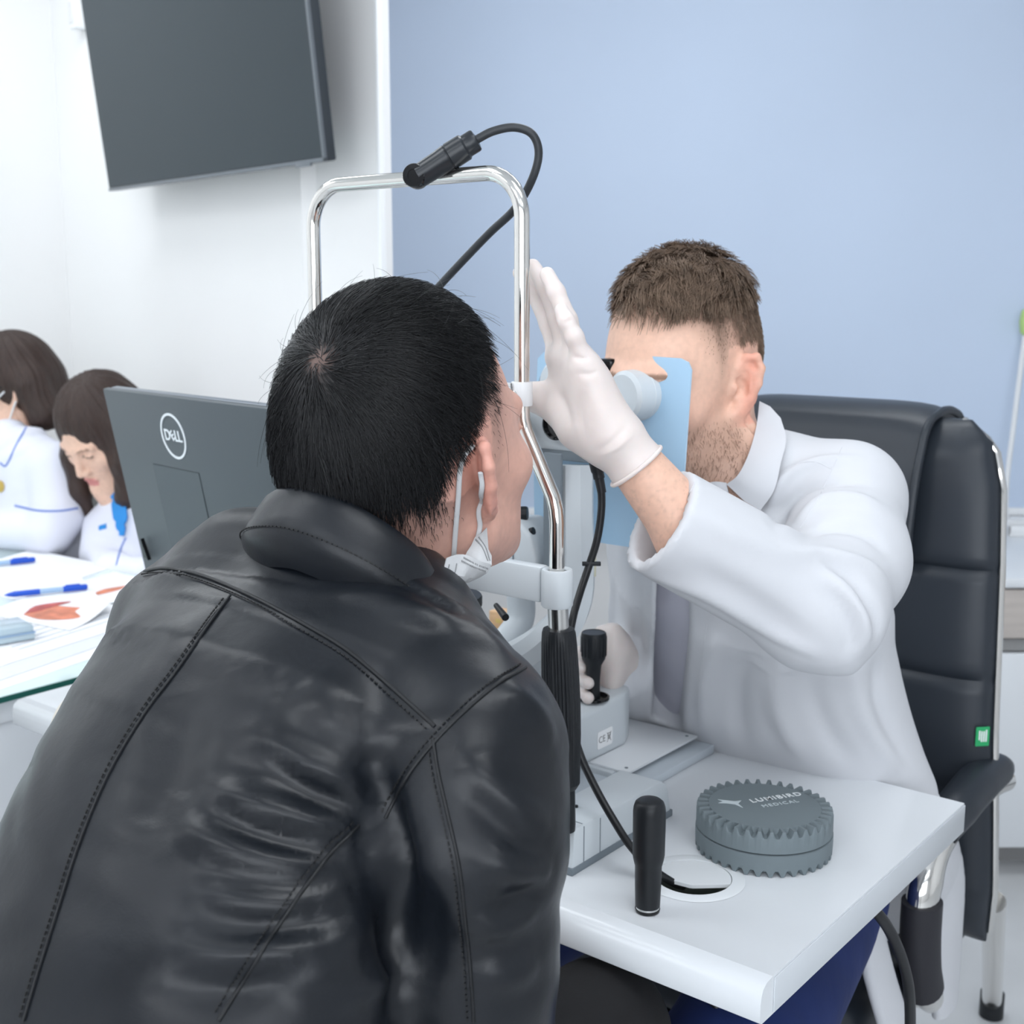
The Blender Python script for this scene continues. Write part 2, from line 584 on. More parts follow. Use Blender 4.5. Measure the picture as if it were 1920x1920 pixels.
def patch(bvh, poly, lift, thick, step=9, bulge=0.0):
    """a cloth panel outlined by picked points and laid on a surface"""
    poly = np.asarray(poly, float)
    x0, y0 = poly.min(0); x1, y1 = poly.max(0)
    def inside(x, y):
        c = False; j = len(poly) - 1
        for i in range(len(poly)):
            xi, yi = poly[i]; xj, yj = poly[j]
            if (yi > y) != (yj > y) and x < (xj - xi) * (y - yi) / (yj - yi) + xi:
                c = not c
            j = i
        return c
    bm = bmesh.new()
    outline = []
    for i in range(len(poly)):
        a, b = poly[i], poly[(i + 1) % len(poly)]
        m = max(1, int(np.linalg.norm(b - a) / step))
        for k in range(m):
            outline.append(a + (b - a) * k / m)
    inner = [(x, y) for x in np.arange(x0 + step * .5, x1, step) for y in np.arange(y0 + step * .5, y1, step) if inside(x, y)]
    outl = np.array(outline)
    inner = [q for q in inner if np.min(np.hypot(outl[:, 0] - q[0], outl[:, 1] - q[1])) > step * 0.55]
    from mathutils.geometry import delaunay_2d_cdt
    allp = [Vector((float(a), float(b))) for a, b in list(map(tuple, outline)) + inner]
    ed = [(i, (i + 1) % len(outline)) for i in range(len(outline))]
    vv, _, ff, _, _, _ = delaunay_2d_cdt(allp, ed, [], 1, 1e-5)
    V, N, ok = [], [], []
    last = None
    for q in vv:
        l, m = hit(bvh, q.x, q.y)
        if l is None:
            l, m = (last if last is not None else (P(q.x, q.y, 1.3), np.array([0, -1.0, 0])))
            ok.append(False)
        else:
            ok.append(True)
        last = (l, m)
        V.append(l); N.append(m)
    V = np.array(V); N = np.array(N)
    # misses take the depth of the nearest hit
    good = np.where(ok)[0]
    for i in np.where(~np.array(ok))[0]:
        q = vv[i]
        j = good[np.argmin([(vv[g].x - q.x) ** 2 + (vv[g].y - q.y) ** 2 for g in good])]
        V[i] = P(q.x, q.y, proj(V[j])[2]); N[i] = N[j]
    tri = [tuple(f) for f in ff if len(f) >= 3 and inside(sum(vv[i].x for i in f) / len(f), sum(vv[i].y for i in f) / len(f))]
    # average depth steps away and smooth the normals
    nb = [set() for _ in V]
    for f in tri:
        for i in f:
            nb[i].update(f)
    for _ in range(3):
        N = np.array([unit(N[list(s)].mean(0)) if s else N[i] for i, s in enumerate(nb)])
        V = np.array([V[i] * 0.5 + V[list(s)].mean(0) * 0.5 if s and len(s) > 5 else V[i] for i, s in enumerate(nb)])
    top = V + N * lift
    if bulge:
        dd = np.array([np.min(np.hypot(outl[:, 0] - q.x, outl[:, 1] - q.y)) for q in vv])
        top = top + N * (bulge * np.clip(dd / (dd.max() + 1e-9), 0, 1) ** 0.5)[:, None]
    bot = top - N * thick
    k = len(V)
    # orient
    fa = []
    for f in tri:
        a, b, c = top[f[0]], top[f[1]], top[f[2]]
        if np.dot(np.cross(b - a, c - a), N[f[0]]) < 0:
            f = tuple(reversed(f))
        fa.append(f)
    edges = {}
    for f in fa:
        for i in range(len(f)):
            e = (f[i], f[(i + 1) % len(f)])
            edges[e] = 1
    F_ = list(fa) + [tuple(i + k for i in reversed(f)) for f in fa]
    for (a, b) in edges:
        if (b, a) not in edges:
            F_.append((b, a, a + k, b + k))
    return np.concatenate([top, bot]), F_
# ------------------------------------------------------------------ the room
TABLE_Z = 0.78
O2 = np.array([0.219, 1.004, 0.0])
A3 = np.array([-0.779, 0.627, 0.0]); B3 = np.array([0.627, 0.779, 0.0])
def TB(a, b, z):
    return O2 + A3 * a + B3 * b + UP * z
TAX = np.array([A3, B3, np.cross(A3, B3)])      # z row points down; fine for boxes
U3 = np.array([-0.665, 0.746, 0.0]); V3 = np.array([0.746, 0.665, 0.0])

m_wall = mat('white_paint', (245, 245, 245), 0.6, var=(2.0, 0.012), bump=(180, 0.04, 0.001))
m_ceil = mat('ceiling_paint', (236, 238, 240), 0.8, var=(1.5, 0.01))
m_floor = mat('floor_vinyl', (205, 207, 209), 0.28, var=(5.0, 0.05), bump=(60, 0.03, 0.001))
m_trim = mat('white_trim', (248, 250, 252), 0.4)
m_blind = mat('blue_blind_fabric', (206, 221, 242), 0.75, var=(1.2, 0.03), bump=(900, 0.05, 0.0003))
m_glass = mat('window_glass', (230, 240, 245), 0.05, trans=1.0)

def slab(name, a, b, z0, z1, th, m, side, **kw):
    """vertical wall between ground points a and b; its thickness grows to the outer side"""
    a = np.array([a[0], a[1], 0.0]); b = np.array([b[0], b[1], 0.0])
    ax = frame(UP, b - a)
    L = np.linalg.norm(b - a)
    c = (a + b) / 2 + ax[1] * side * th / 2 + UP * (z0 + z1) / 2
    return add(name, box(c, (L / 2, th / 2, (z1 - z0) / 2), ax), m, kind='structure', **kw)
add('floor', box((-0.3, 0.9, -0.05), (4.2, 3.6, 0.05)), m_floor, kind='structure', label='pale grey polished floor of the clinic room', cat='floor')
add('ceiling', box((-0.3, 0.9, CEIL + 0.05), (4.2, 3.6, 0.05)), m_ceil, kind='structure', label='white ceiling above the clinic room', cat='ceiling')
K0 = np.array([-0.275, 2.77]); K1 = K0 + U3[:2] * 1.735
K2 = K1 - V3[:2] * 3.1
WALL_Y = 3.62
slab('wall_left', K0, K1, 0, CEIL, 0.018, m_wall, -1, label='white wall carrying the dark television screen', cat='wall')
slab('wall_corner', K1, K2, 0, CEIL, 0.12, m_wall, -1, label='white side wall behind the nurses at the picture edge', cat='wall')
slab('wall_far_left', K2, (-3.9, -2.3), 0, CEIL, 0.12, m_wall, -1, label='white wall far to the side, out of the picture', cat='wall')
slab('wall_rear', (-3.9, -2.3), (3.2, -2.3), 0, CEIL, 0.12, m_wall, -1, label='white wall behind the camera', cat='wall')
w2 = thing('added_window', 'added unseen window in the wall behind the camera, framing the fill light', 'window', (-0.4, -2.28, 0.8)); w2['kind'] = 'structure'  # made-up window, none known there; it frames the added fill light
for x in (-2.12, -0.4, 1.32):
    add('window_frame', box((x, -2.27, 1.65), (0.03, 0.025, 0.85), None, 0.004), m_trim, w2)
for z in (0.82, 2.48):
    add('window_frame', box((-0.4, -2.27, z), (1.75, 0.025, 0.03), None, 0.004), m_trim, w2)
for x in (-1.26, 0.46):
    add('pane', box((x, -2.275, 1.65), (0.83, 0.004, 0.80)), mat('added_glow_pane', (235, 242, 250), 0.2, emit=((235, 243, 255), 1.5)), w2)  # glowing panes added to go with the fill light
slab('wall_right', (3.2, -2.3), (3.2, WALL_Y), 0, CEIL, 0.12, m_wall, -1, label='white wall to the side of the examiner, out of the picture', cat='wall')
# window wall: parapet below, lintel above, piers beside
ww = thing('wall_back', 'white window wall hidden behind the blue blind', 'wall', (1.4, WALL_Y, 0)); ww['kind'] = 'structure'
add('parapet', box((1.4, WALL_Y + 0.08, 0.36), (1.8, 0.08, 0.36)), m_wall, ww)
add('lintel', box((1.4, WALL_Y + 0.08, 2.66), (1.8, 0.08, 0.09)), m_wall, ww)
add('pier', box((2.95, WALL_Y + 0.08, 1.645), (0.25, 0.08, 0.925)), m_wall, ww)
rt = thing('wall_return', 'white end of the television wall beside the blind', 'wall', (K0[0], 3.2, 0)); rt['kind'] = 'structure'
add('return_panel', box((-0.46, 3.37, CEIL / 2), (0.03, 0.40, CEIL / 2)), m_wall, rt)
add('painted_daylight_strip', box((K0[0] - 0.004, K0[1] + 0.006, CEIL / 2), (0.006, 0.013, CEIL / 2), frame(UP, U3), 0.002), m_trim, kind='structure', label='white vertical strip standing in for daylight between wall and blue blind', cat='trim')  # white paint stands in for daylight leaking past the blind edge
w1 = thing('window_1', 'tall window covered by the pale blue roller blind', 'window', (1.2, WALL_Y + 0.08, 0.72)); w1['kind'] = 'structure'
for x in (-0.24, 1.2, 2.68):
    add('window_frame', box((x, WALL_Y + 0.06, 1.645), (0.03, 0.03, 0.925), None, 0.004), m_trim, w1)
for z in (0.745, 2.545):
    add('window_frame', box((1.2, WALL_Y + 0.06, z), (1.45, 0.03, 0.025), None, 0.004), m_trim, w1)
for x in (0.48, 1.94):
    add('pane', box((x, WALL_Y + 0.06, 1.645), (0.69, 0.004, 0.88)), m_glass, w1)
add('window_sill', box((1.3, WALL_Y - 0.02, 0.725), (1.5, 0.06, 0.014), None, 0.004), m_trim, w1)
# roller blind
rb = thing('roller_blind', 'large pale blue roller blind filling the wall behind the examiner', 'blind', (1.2, WALL_Y - 0.03, 0.75))
nx_, nz_ = 60, 8
V, F_ = [], []
for i in range(nx_ + 1):
    for k in range(nz_ + 1):
        x = -0.42 + 3.10 * i / nx_; z = 0.755 + 1.95 * k / nz_
        V.append((x, WALL_Y - 0.035 + 0.003 * math.sin(i * 0.7) * math.sin(k * 0.5 + i * 0.13), z))
for i in range(nx_):
    for k in range(nz_):
        a = i * (nz_ + 1) + k
        F_.append((a, a + nz_ + 1, a + nz_ + 2, a + 1))
V2 = [(x, y + 0.0012, z) for x, y, z in V]; n_ = len(V)
add('blind_fabric', (V + V2, F_ + [tuple(i + n_ for i in reversed(f)) for f in F_]), m_blind, rb)
add('bottom_bar', box((1.13, WALL_Y - 0.035, 0.752), (1.55, 0.007, 0.011), None, 0.003), m_trim, rb)
add('roller_tube', cyl((-0.41, WALL_Y - 0.01, 2.71), (2.66, WALL_Y - 0.01, 2.71), 0.024, 20), m_trim, rb)

# ceiling light panels
m_lp = mat('light_diffuser', (250, 252, 255), 0.6, emit=((240, 247, 255), 2.0))
m_lf = mat('light_frame', (235, 235, 235), 0.4)
PANEL_AT = ['above the two nurses', 'above the patient side of the glass desk', 'behind the camera on the desk side', 'above the examiner', 'above the instrument table', 'behind the camera near the window wall end', 'by the side wall beyond the desk, added to brighten the wall', 'behind the camera by the side wall, added to brighten the wall']
for i, (lx, ly) in enumerate(PANELS):
    t_ = thing('ceiling_light', 'flat white ceiling light panel ' + PANEL_AT[i], 'light', (lx, ly, CEIL - 0.02), 'ceiling light panels')
    add('light_frame', merge(box((lx, ly - 0.29, CEIL - 0.02), (0.6, 0.015, 0.02)), box((lx, ly + 0.29, CEIL - 0.02), (0.6, 0.015, 0.02)),
                             box((lx - 0.59, ly, CEIL - 0.02), (0.015, 0.28, 0.02)), box((lx + 0.59, ly, CEIL - 0.02), (0.015, 0.28, 0.02))), m_lf, t_)
    add('diffuser', box((lx, ly, CEIL - 0.022), (0.575, 0.275, 0.006)), m_lp, t_)

# ------------------------------------------------------------------ television
m_tv = mat('television_screen', (48, 58, 64), 0.32, spec=0.3)
m_tvb = mat('television_bezel', (52, 58, 64), 0.35)
m_tvs = mat('television_edge', (120, 126, 132), 0.3, metal=0.6)
def wall_point(px, py, off):
    r = ray(px, py); n = V3
    q = np.array([K0[0], K0[1], 0]) - n * off
    t = np.dot(q - CAM, n) / np.dot(r, n)
    return CAM + r * t
TAU = math.radians(6.0)
nrm_tv = -V3
bl = wall_point(205, 358, 0.13); br = wall_point(610, 303, 0.13)
xr = unit(np.array([br[0] - bl[0], br[1] - bl[1], 0])); wtv = np.linalg.norm((br - bl)[:2])
upv = math.cos(TAU) * UP + math.sin(TAU) * nrm_tv
nv = np.cross(xr, upv)
tvax = np.array([xr, upv, nv])
htv = 0.76
ctv = (bl + br) / 2
ctv = ctv + upv * htv / 2
tv = thing('television', 'large switched-off television tilted down from the white wall', 'television', ctv - upv * htv / 2)
add('housing', box(ctv - nv * 0.016, (wtv / 2, htv / 2, 0.014), tvax, 0.005), m_tvb, tv)
add('screen', box(ctv + nv * 0.0, (wtv / 2 - 0.006, htv / 2 - 0.009, 0.0015), tvax), m_tv, tv)
add('edge_strip', merge(box(ctv - upv * (htv / 2 - 0.004) - nv * 0.002, (wtv / 2, 0.004, 0.004), tvax, 0.001),
                        box(ctv + xr * (wtv / 2 - 0.004) - nv * 0.002, (0.004, htv / 2, 0.004), tvax, 0.001)), m_tvs, tv)
add('indicator', box(ctv - upv * (htv / 2 + 0.002) + xr * wtv * 0.42, (0.03, 0.004, 0.003), tvax, 0.001), m_tvs, tv)
wb = np.array([K0[0], K0[1], 0]); 
cw = ctv - V3 * np.dot(ctv - wb, V3); cw[2] = ctv[2]
add('wall_bracket', merge(box(cw - V3 * 0.012, (0.2, 0.15, 0.012), np.array([xr, UP, V3]), 0.003),
                          box((cw + ctv) / 2 - nv * 0.02, (0.05, 0.05, np.linalg.norm(ctv - cw) / 2 - 0.02), np.array([xr, UP, V3]), 0.004)), m_tvb, tv)
sp = wall_point(146, 25, 0.02)
ws_ = thing('wall_socket', 'small white socket box on the wall beside the television', 'socket', sp)
add('socket_plate', box(sp, (0.022, 0.045, 0.02), np.array([xr, UP, V3]), 0.004), m_trim, ws_)
add('socket_face', box(sp - V3 * 0.021, (0.016, 0.03, 0.002), np.array([xr, UP, V3]), 0.001), m_lf, ws_)

# ------------------------------------------------------------------ cabinet at the window
m_lam = mat('white_laminate', (226, 230, 234), 0.3)
m_beige = mat('beige_laminate', (196, 188, 182), 0.45, var=(9, 0.07), stretch=(1, 1, 8))
m_gchan = mat('grey_channel', (150, 150, 150), 0.4)
cb = thing('window_cabinet', 'long white cabinet with a beige drawer band below the blind', 'cabinet', (1.95, 3.15, 0))
CX0, CX1, CY0, CY1 = 1.08, 2.95, 2.80, 3.54
cxm, chx = (CX0 + CX1) / 2, (CX1 - CX0) / 2
cym, chy = (CY0 + CY1) / 2, (CY1 - CY0) / 2
add('worktop', box((cxm, cym - 0.01, 0.725), (chx + 0.01, chy + 0.01, 0.012), None, 0.004), m_lam, cb)
add('carcass', box((cxm, cym + 0.01, 0.39), (chx, chy - 0.02, 0.318)), m_lam, cb)
add('plinth', box((cxm, cym + 0.03, 0.035), (chx - 0.02, chy - 0.05, 0.035)), m_gchan, cb)
for i in range(4):
    w = (CX1 - CX0) / 4
    x = CX0 + w * (i + 0.5)
    dr = add('drawer', box((x, CY0 + 0.0, 0.65), (w / 2 - 0.003, 0.012, 0.058), None, 0.002), m_beige, cb)
    dd = add('door', box((x, CY0 + 0.0, 0.315), (w / 2 - 0.003, 0.012, 0.24), None, 0.003), m_lam, cb)
    add('handle', box((x, CY0 - 0.018, 0.53), (0.07, 0.006, 0.005), None, 0.002), m_gchan, dd)
add('finger_channel', box((cxm, CY0 + 0.01, 0.573), (chx, 0.008, 0.014)), m_gchan, cb)
m_cloth_w = mat('white_plastic', (236, 238, 240), 0.35)
m_green = mat('pale_green_plastic', (190, 222, 140), 0.4)
wd = [P(1886, 972, 3.5), P(1888, 900, 3.5), P(1900, 800, 3.5), P(1914, 690, 3.5), P(1922, 630, 3.5)]
wd[0][2] = 0.742
wn = thing('white_wand', 'thin white rod with pale green tip standing beside the blind', 'rod', wd[0])
add('rod', tube(spline(wd, 8), 0.0075, 10), m_cloth_w, wn)
add('tip', lathe([(0.004, 0), (0.014, 0.01), (0.018, 0.04), (0.014, 0.07), (0.004, 0.078)], wd[-1], UP, 16), m_green, wn)
add('foot', lathe([(0.03, 0), (0.03, 0.008), (0.012, 0.016), (0.009, 0.03)], (wd[0][0], wd[0][1], 0.737), UP, 20), m_cloth_w, wn)
tr = T(1905, 1000, 0.737)
ty = thing('white_tray', 'low white tray standing on the cabinet under the blind', 'tray', tr)
add('tray_base', box(tr + np.array([0.05, 0, 0.005]), (0.09, 0.05, 0.005), None, 0.003), m_cloth_w, ty)
add('tray_rim', merge(*[box(tr + np.array([0.05 + dx, dy, 0.017]), (hx, hy, 0.012), None, 0.002) for dx, dy, hx, hy in ((0, 0.047, 0.09, 0.003), (0, -0.047, 0.09, 0.003), (0.087, 0, 0.003, 0.05), (-0.087, 0, 0.003, 0.05))]), m_cloth_w, ty)

# ------------------------------------------------------------------ glass desk with papers
DZ = 0.762
m_dglass = mat('green_tinted_glass', (214, 232, 232), 0.06, spec=0.6, coat=0.4)
m_dedge = mat('glass_edge', (40, 92, 84), 0.12)
m_dbody = mat('desk_white', (228, 232, 236), 0.35)
def TBd(a, b, z): return TB(a, b, z)
da0, da1, db0, db1 = 1.325, 3.3, -0.9, 0.672
dk = thing('glass_desk', 'white desk with pale green glass top at which the nurses sit', 'desk', TB((da0 + da1) / 2, 0, 0))
ctr_ = TB((da0 + da1) / 2, (db0 + db1) / 2, DZ - 0.006)
add('glass_top', box(ctr_, ((da1 - da0) / 2, (db1 - db0) / 2, 0.006), TAX, 0.0015), m_dglass, dk)
add('glass_edge', merge(box(TB(da0 - 0.0008, (db0 + db1) / 2, DZ - 0.006), (0.0008, (db1 - db0) / 2 - 0.002, 0.0045), TAX),
                        box(TB((da0 + da1) / 2, db1 + 0.0008, DZ - 0.006), ((da1 - da0) / 2 - 0.002, 0.0008, 0.0045), TAX)), m_dedge, dk)
add('desk_board', box(TB((da0 + da1) / 2 + 0.01, (db0 + db1) / 2, DZ - 0.032), ((da1 - da0) / 2 - 0.01, (db1 - db0) / 2 - 0.02, 0.0195), TAX, 0.003), m_dbody, dk)
add('side_panel', box(TB(da0 + 0.05, (db0 + db1) / 2 - 0.05, 0.355), (0.02, (db1 - db0) / 2 - 0.1, 0.355), TAX, 0.003), m_dbody, dk)
add('side_panel', box(TB(da1 - 0.05, (db0 + db1) / 2 - 0.05, 0.355), (0.02, (db1 - db0) / 2 - 0.1, 0.355), TAX, 0.003), m_dbody, dk)
add('modesty_panel', box(TB((da0 + da1) / 2, db0 + 0.15, 0.40), ((da1 - da0) / 2 - 0.07, 0.01, 0.30), TAX), m_dbody, dk)

m_paper = mat('paper', (243, 245, 248), 0.6)
m_paper2 = mat('printed_paper', (226, 230, 238), 0.6, var=(90, 0.05), stretch=(1, 6, 1))
def sheet(corners, z, th=0.0006, curl=None, n=6):
    """a sheet of paper from four picked corners lying at height z; curl lifts corner 2"""
    c = [T(x, y, z) for x, y in corners]
    top = []
    for i in range(n + 1):
        for j in range(n + 1):
            u, w = i / n, j / n
            p = (c[0] * (1 - u) + c[1] * u) * (1 - w) + (c[3] * (1 - u) + c[2] * u) * w
            if curl:
                p = p + UP * curl * max(0, u + w - 1.2) ** 2
            top.append(p)
    top = np.array(top)
    f = [(i * (n + 1) + j, (i + 1) * (n + 1) + j, (i + 1) * (n + 1) + j + 1, i * (n + 1) + j + 1) for i in range(n) for j in range(n)]
    k = len(top)
    ed = [i * (n + 1) for i in range(n)] 
    rim = [i * (n + 1) for i in range(n + 1)] + [n * (n + 1) + j for j in range(1, n + 1)] + [i * (n + 1) + n for i in range(n - 1, -1, -1)] + [j for j in range(n - 1, 0, -1)]
    side = [(rim[i], rim[(i + 1) % len(rim)], rim[(i + 1) % len(rim)] + k, rim[i] + k) for i in range(len(rim))]
    return np.concatenate([top, top - UP * th]), f + [tuple(q + k for q in reversed(x)) for x in f] + side
ps = [
    ([(-160, 1215), (150, 1120), (330, 1180), (-20, 1300)], 0.0006, m_paper, 'loose white sheet lowest of the paper pile near the desk edge'),
    ([(-150, 1205), (140, 1112), (318, 1166), (-30, 1286)], 0.0016, m_paper2, 'printed sheet in the middle of the paper pile near the desk edge'),
    ([(-170, 1200), (110, 1116), (310, 1150), (-40, 1262)], 0.0026, m_paper, 'white sheet on the paper pile with a fine printed table'),
]
for i, (c4, dz, m_, lab) in enumerate(ps):
    o_ = add('paper_sheet', sheet(c4, DZ + dz), m_, label=lab, cat='paper', group='papers on the glass desk')
m_ink = mat('grey_ink', (176, 184, 200), 0.6)
top_sheet = o_
lines = []
for k in range(9):
    w = 0.12 + 0.085 * k
    a0 = np.array([-170 + (-40 + 170) * w, 1200 + (1262 - 1200) * w]); a1 = np.array([110 + (310 - 110) * w, 1116 + (1150 - 1116) * w])
    q0 = a0 + (a1 - a0) * 0.30; q1 = a0 + (a1 - a0) * 0.92
    w0, w1 = T(*q0, DZ + 0.0031), T(*q1, DZ + 0.0031)
    lines.append(box((w0 + w1) / 2, (np.linalg.norm(w1 - w0) / 2, 0.0009, 0.0001), frame(UP, w1 - w0)))
add('printed_lines', merge(*lines), m_ink, top_sheet)
# colour prints
m_print = mat('print_skin_tone', (214, 132, 104), 0.5, var=(30, 0.25))
m_print2 = mat('print_red', (186, 88, 84), 0.5, var=(40, 0.3))
def blob(pts, z):
    c = [T(x, y, z) for x, y in pts]
    c = spline(c + [c[0]], 4)[:-1]
    k = len(c)
    return np.concatenate([c, c - UP * 0.0003]), [tuple(range(k))] + [(i, (i + 1) % k, (i + 1) % k + k, i + k) for i in range(k)]
s1 = add('photo_sheet', sheet([(-30, 1150), (150, 1078), (205, 1150), (130, 1182)], DZ + 0.0042, curl=0.03), m_paper, label='curled white sheet with an orange eyelid photograph', cat='paper', group='papers on the glass desk')
add('photo_print', blob([(44, 1152), (62, 1140), (100, 1132), (112, 1136), (178, 1141), (184, 1147), (150, 1158), (105, 1162), (70, 1160)], DZ + 0.0049), m_print, s1)
add('photo_print', blob([(46, 1150), (66, 1136), (110, 1129), (134, 1128), (104, 1136), (70, 1146)], DZ + 0.0053), m_print2, s1)
s2 = add('photo_sheet', sheet([(60, 1118), (215, 1072), (320, 1096), (180, 1140)], DZ + 0.0033), m_paper, label='flat white sheet with a thin orange picture behind the curled one', cat='paper', group='papers on the glass desk')
add('photo_print', blob([(164, 1119), (190, 1106), (215, 1101), (240, 1098), (222, 1106), (195, 1113)], DZ + 0.0037), m_print, s2)
s3 = add('paper_sheet', sheet([(-120, 1085), (60, 1030), (215, 1062), (30, 1125)], DZ + 0.0008), m_paper, label='blank white sheet under the blue pens on the glass desk', cat='paper', group='papers on the glass desk')
# pens
m_blue = mat('blue_plastic', (28, 82, 196), 0.3)
m_clear = mat('clear_blue_plastic', (176, 206, 240), 0.15, trans=0.3)
def pen(p0, p1, z, lab):
    a, b = T(*p0, z), T(*p1, z)
    d = b - a
    t_ = thing('ballpoint_pen', lab, 'pen', (a + b) / 2, 'blue pens on the desk')
    r = 0.0062
    add('tip', tube([a, a + d * 0.05, a + d * 0.12], [0.001, 0.004, r], 12), m_blue, t_)
    add('grip', tube([a + d * 0.12, a + d * 0.42], r, 12), m_blue, t_)
    add('barrel', tube([a + d * 0.42, a + d * 0.72], r * 0.92, 12), m_clear, t_)
    add('cap', tube([a + d * 0.70, a + d * 0.98, a + d], [r * 1.05, r * 1.05, r * 0.7], 12), m_blue, t_)
    add('clip', box(a + d * 0.82 + UP * (r + 0.001), (np.linalg.norm(d) * 0.09, 0.0016, 0.0012), frame(UP, d), 0.0005), m_blue, t_)
pen((8, 1116), (164, 1100), DZ + 0.0125, 'blue ballpoint pen lying between the blank sheet and the prints')
pen((-95, 1066), (66, 1049), DZ + 0.009, 'blue ballpoint pen lying closer to the masked nurse')
# clear tray
m_acr = mat('clear_acrylic', (216, 236, 246), 0.12, trans=0.35)
tb_ = [T(-60, 1200, DZ), T(55, 1180, DZ), T(48, 1205, DZ), T(-70, 1232, DZ)]
ce_ = sum(tb_) / 4
axk = frame(UP, tb_[1] - tb_[0])
lt = np.linalg.norm(tb_[1] - tb_[0]) / 2
ct = thing('clear_case', 'small clear plastic case on the papers at the desk edge', 'case', ce_ + UP * 0.004)
add('case_base', box(ce_ + UP * 0.010, (lt, 0.04, 0.006), axk, 0.003), m_acr, ct)
add('case_lid', box(ce_ + UP * 0.024, (lt * 0.98, 0.038, 0.007), axk, 0.004), m_acr, ct)
add('case_band', box(ce_ + UP * 0.017, (lt * 1.005, 0.0405, 0.0012), axk), m_clear, ct)
# ------------------------------------------------------------------ instrument table
m_top = mat('table_white', (226, 230, 234), 0.22, spec=0.5)
m_steel = mat('brushed_steel', (205, 205, 203), 0.22, metal=1.0)
m_chrome = mat('chrome', (226, 224, 220), 0.09, metal=1.0)
m_black = mat('black_rubber', (28, 31, 35), 0.42, spec=0.4)
m_blackg = mat('black_gloss', (14, 15, 18), 0.12)
m_grey = mat('instrument_grey', (208, 215, 220), 0.38, bump=(700, 0.05, 0.0004))
m_greyd = mat('instrument_dark_grey', (116, 126, 134), 0.4)
m_blackc = mat('black_cable', (26, 28, 31), 0.4)
TL, TW, TT = 1.242, 0.513, 0.038
tbl = thing('instrument_table', 'white rectangular instrument table carrying the slit lamp', 'table', TB(TL / 2, TW / 2, 0))
gm = np.array(T(1300, 1646, TABLE_Z)); GR = 0.041
ga, gb = np.dot(gm - O2, A3), np.dot(gm - O2, B3)
from mathutils.geometry import delaunay_2d_cdt
b0 = 0.022
outl = [(0.0, b0), (TL, b0), (TL, TW), (0.0, TW)]
def dens(pl, st):
    out = []
    for i in range(len(pl)):
        a, b = np.array(pl[i]), np.array(pl[(i + 1) % len(pl)])
        m = max(1, int(np.linalg.norm(b - a) / st))
        out += [tuple(a + (b - a) * k / m) for k in range(m)]
    return out
ol = dens(outl, 0.12)
hl = [(ga + GR * math.cos(t), gb + GR * math.sin(t)) for t in np.linspace(0, 2 * math.pi, 40, endpoint=False)]
pts = [Vector(p) for p in ol + hl]
ed = [(i, (i + 1) % len(ol)) for i in range(len(ol))] + [(len(ol) + i, len(ol) + (i + 1) % len(hl)) for i in range(len(hl))]
vv, _, ff, _, _, _ = delaunay_2d_cdt(pts, ed, [], 1, 1e-6)
ff = [f for f in ff if math.hypot(sum(vv[i].x for i in f) / len(f) - ga, sum(vv[i].y for i in f) / len(f) - gb) > GR * 0.97]
k = len(vv)
Vt = [TB(q.x, q.y, TABLE_Z) for q in vv] + [TB(q.x, q.y, TABLE_Z - TT) for q in vv]
Ft = [tuple(reversed(f)) for f in ff] + [tuple(i + k for i in f) for f in ff]
for (a, b) in ed:
    if a >= len(ol) or abs(vv[a].y - b0) > 1e-6 or abs(vv[b].y - b0) > 1e-6:
        Ft.append((a, b, b + k, a + k))
# rounded front nose
prof = [(b0, TABLE_Z), (b0 * 0.5, TABLE_Z - 0.0012), (b0 * 0.2, TABLE_Z - 0.005), (0.0015, TABLE_Z - 0.011), (0, TABLE_Z - 0.018), (0, TABLE_Z - TT + 0.003), (0.003, TABLE_Z - TT), (b0, TABLE_Z - TT)]
nose = []
for a in (0.0, TL):
    nose += [TB(a, b, z) for b, z in prof]
m_ = len(prof)
nf = [(i, i + 1, m_ + i + 1, m_ + i) for i in range(m_ - 1)] + [tuple(range(m_))[::-1], tuple(range(m_, 2 * m_))]
tt_ = add('table_top', merge((Vt, Ft), (nose, nf)), m_top, tbl, smooth=False)
for i in range(len(Ft), len(Ft) + m_ - 1):
    tt_.data.polygons[i].use_smooth = True
m_tedge = mat('table_edge_band', (205, 210, 215), 0.3)
add('edge_band', box(TB(-0.0008, TW / 2 + 0.012, TABLE_Z - TT / 2), (0.0008, TW / 2 - 0.012, TT / 2 - 0.002), TAX, 0.0006), m_tedge, tbl)
# grommet in the table
m_gro = mat('grommet_white', (230, 234, 237), 0.25)
add('grommet_ring', lathe([(GR - 0.001, -TT), (GR - 0.001, 0.0), (GR - 0.001, 0.0016), (GR + 0.010, 0.0012), (GR + 0.0125, 0.0003)], gm, UP, 48, close=False), m_gro, tbl)
hx = np.array(T(1285, 1668, TABLE_Z)) - gm
cutdir = unit(np.array([-0.25, -1.0, 0]))
cap = []
for t in np.linspace(0, 2 * math.pi, 64, endpoint=False):
    q = np.array([math.cos(t), math.sin(t), 0]) * (GR - 0.0018)
    s = np.dot(q, cutdir)
    side = q - cutdir * s
    lim = 0.006 + 0.30 * (GR - np.linalg.norm(side))      # opening cut from the near side of the cap
    if s > lim:
        q = side + cutdir * lim
    cap.append(gm + q)
cap = np.array(cap); kk = len(cap)
add('grommet_cap', (np.concatenate([cap + UP * 0.0008, cap - UP * 0.003]), [tuple(range(kk)), tuple(range(2 * kk - 1, kk - 1, -1))] + [(i, i + kk, (i + 1) % kk + kk, (i + 1) % kk) for i in range(kk)]), m_gro, tbl, angle=30)
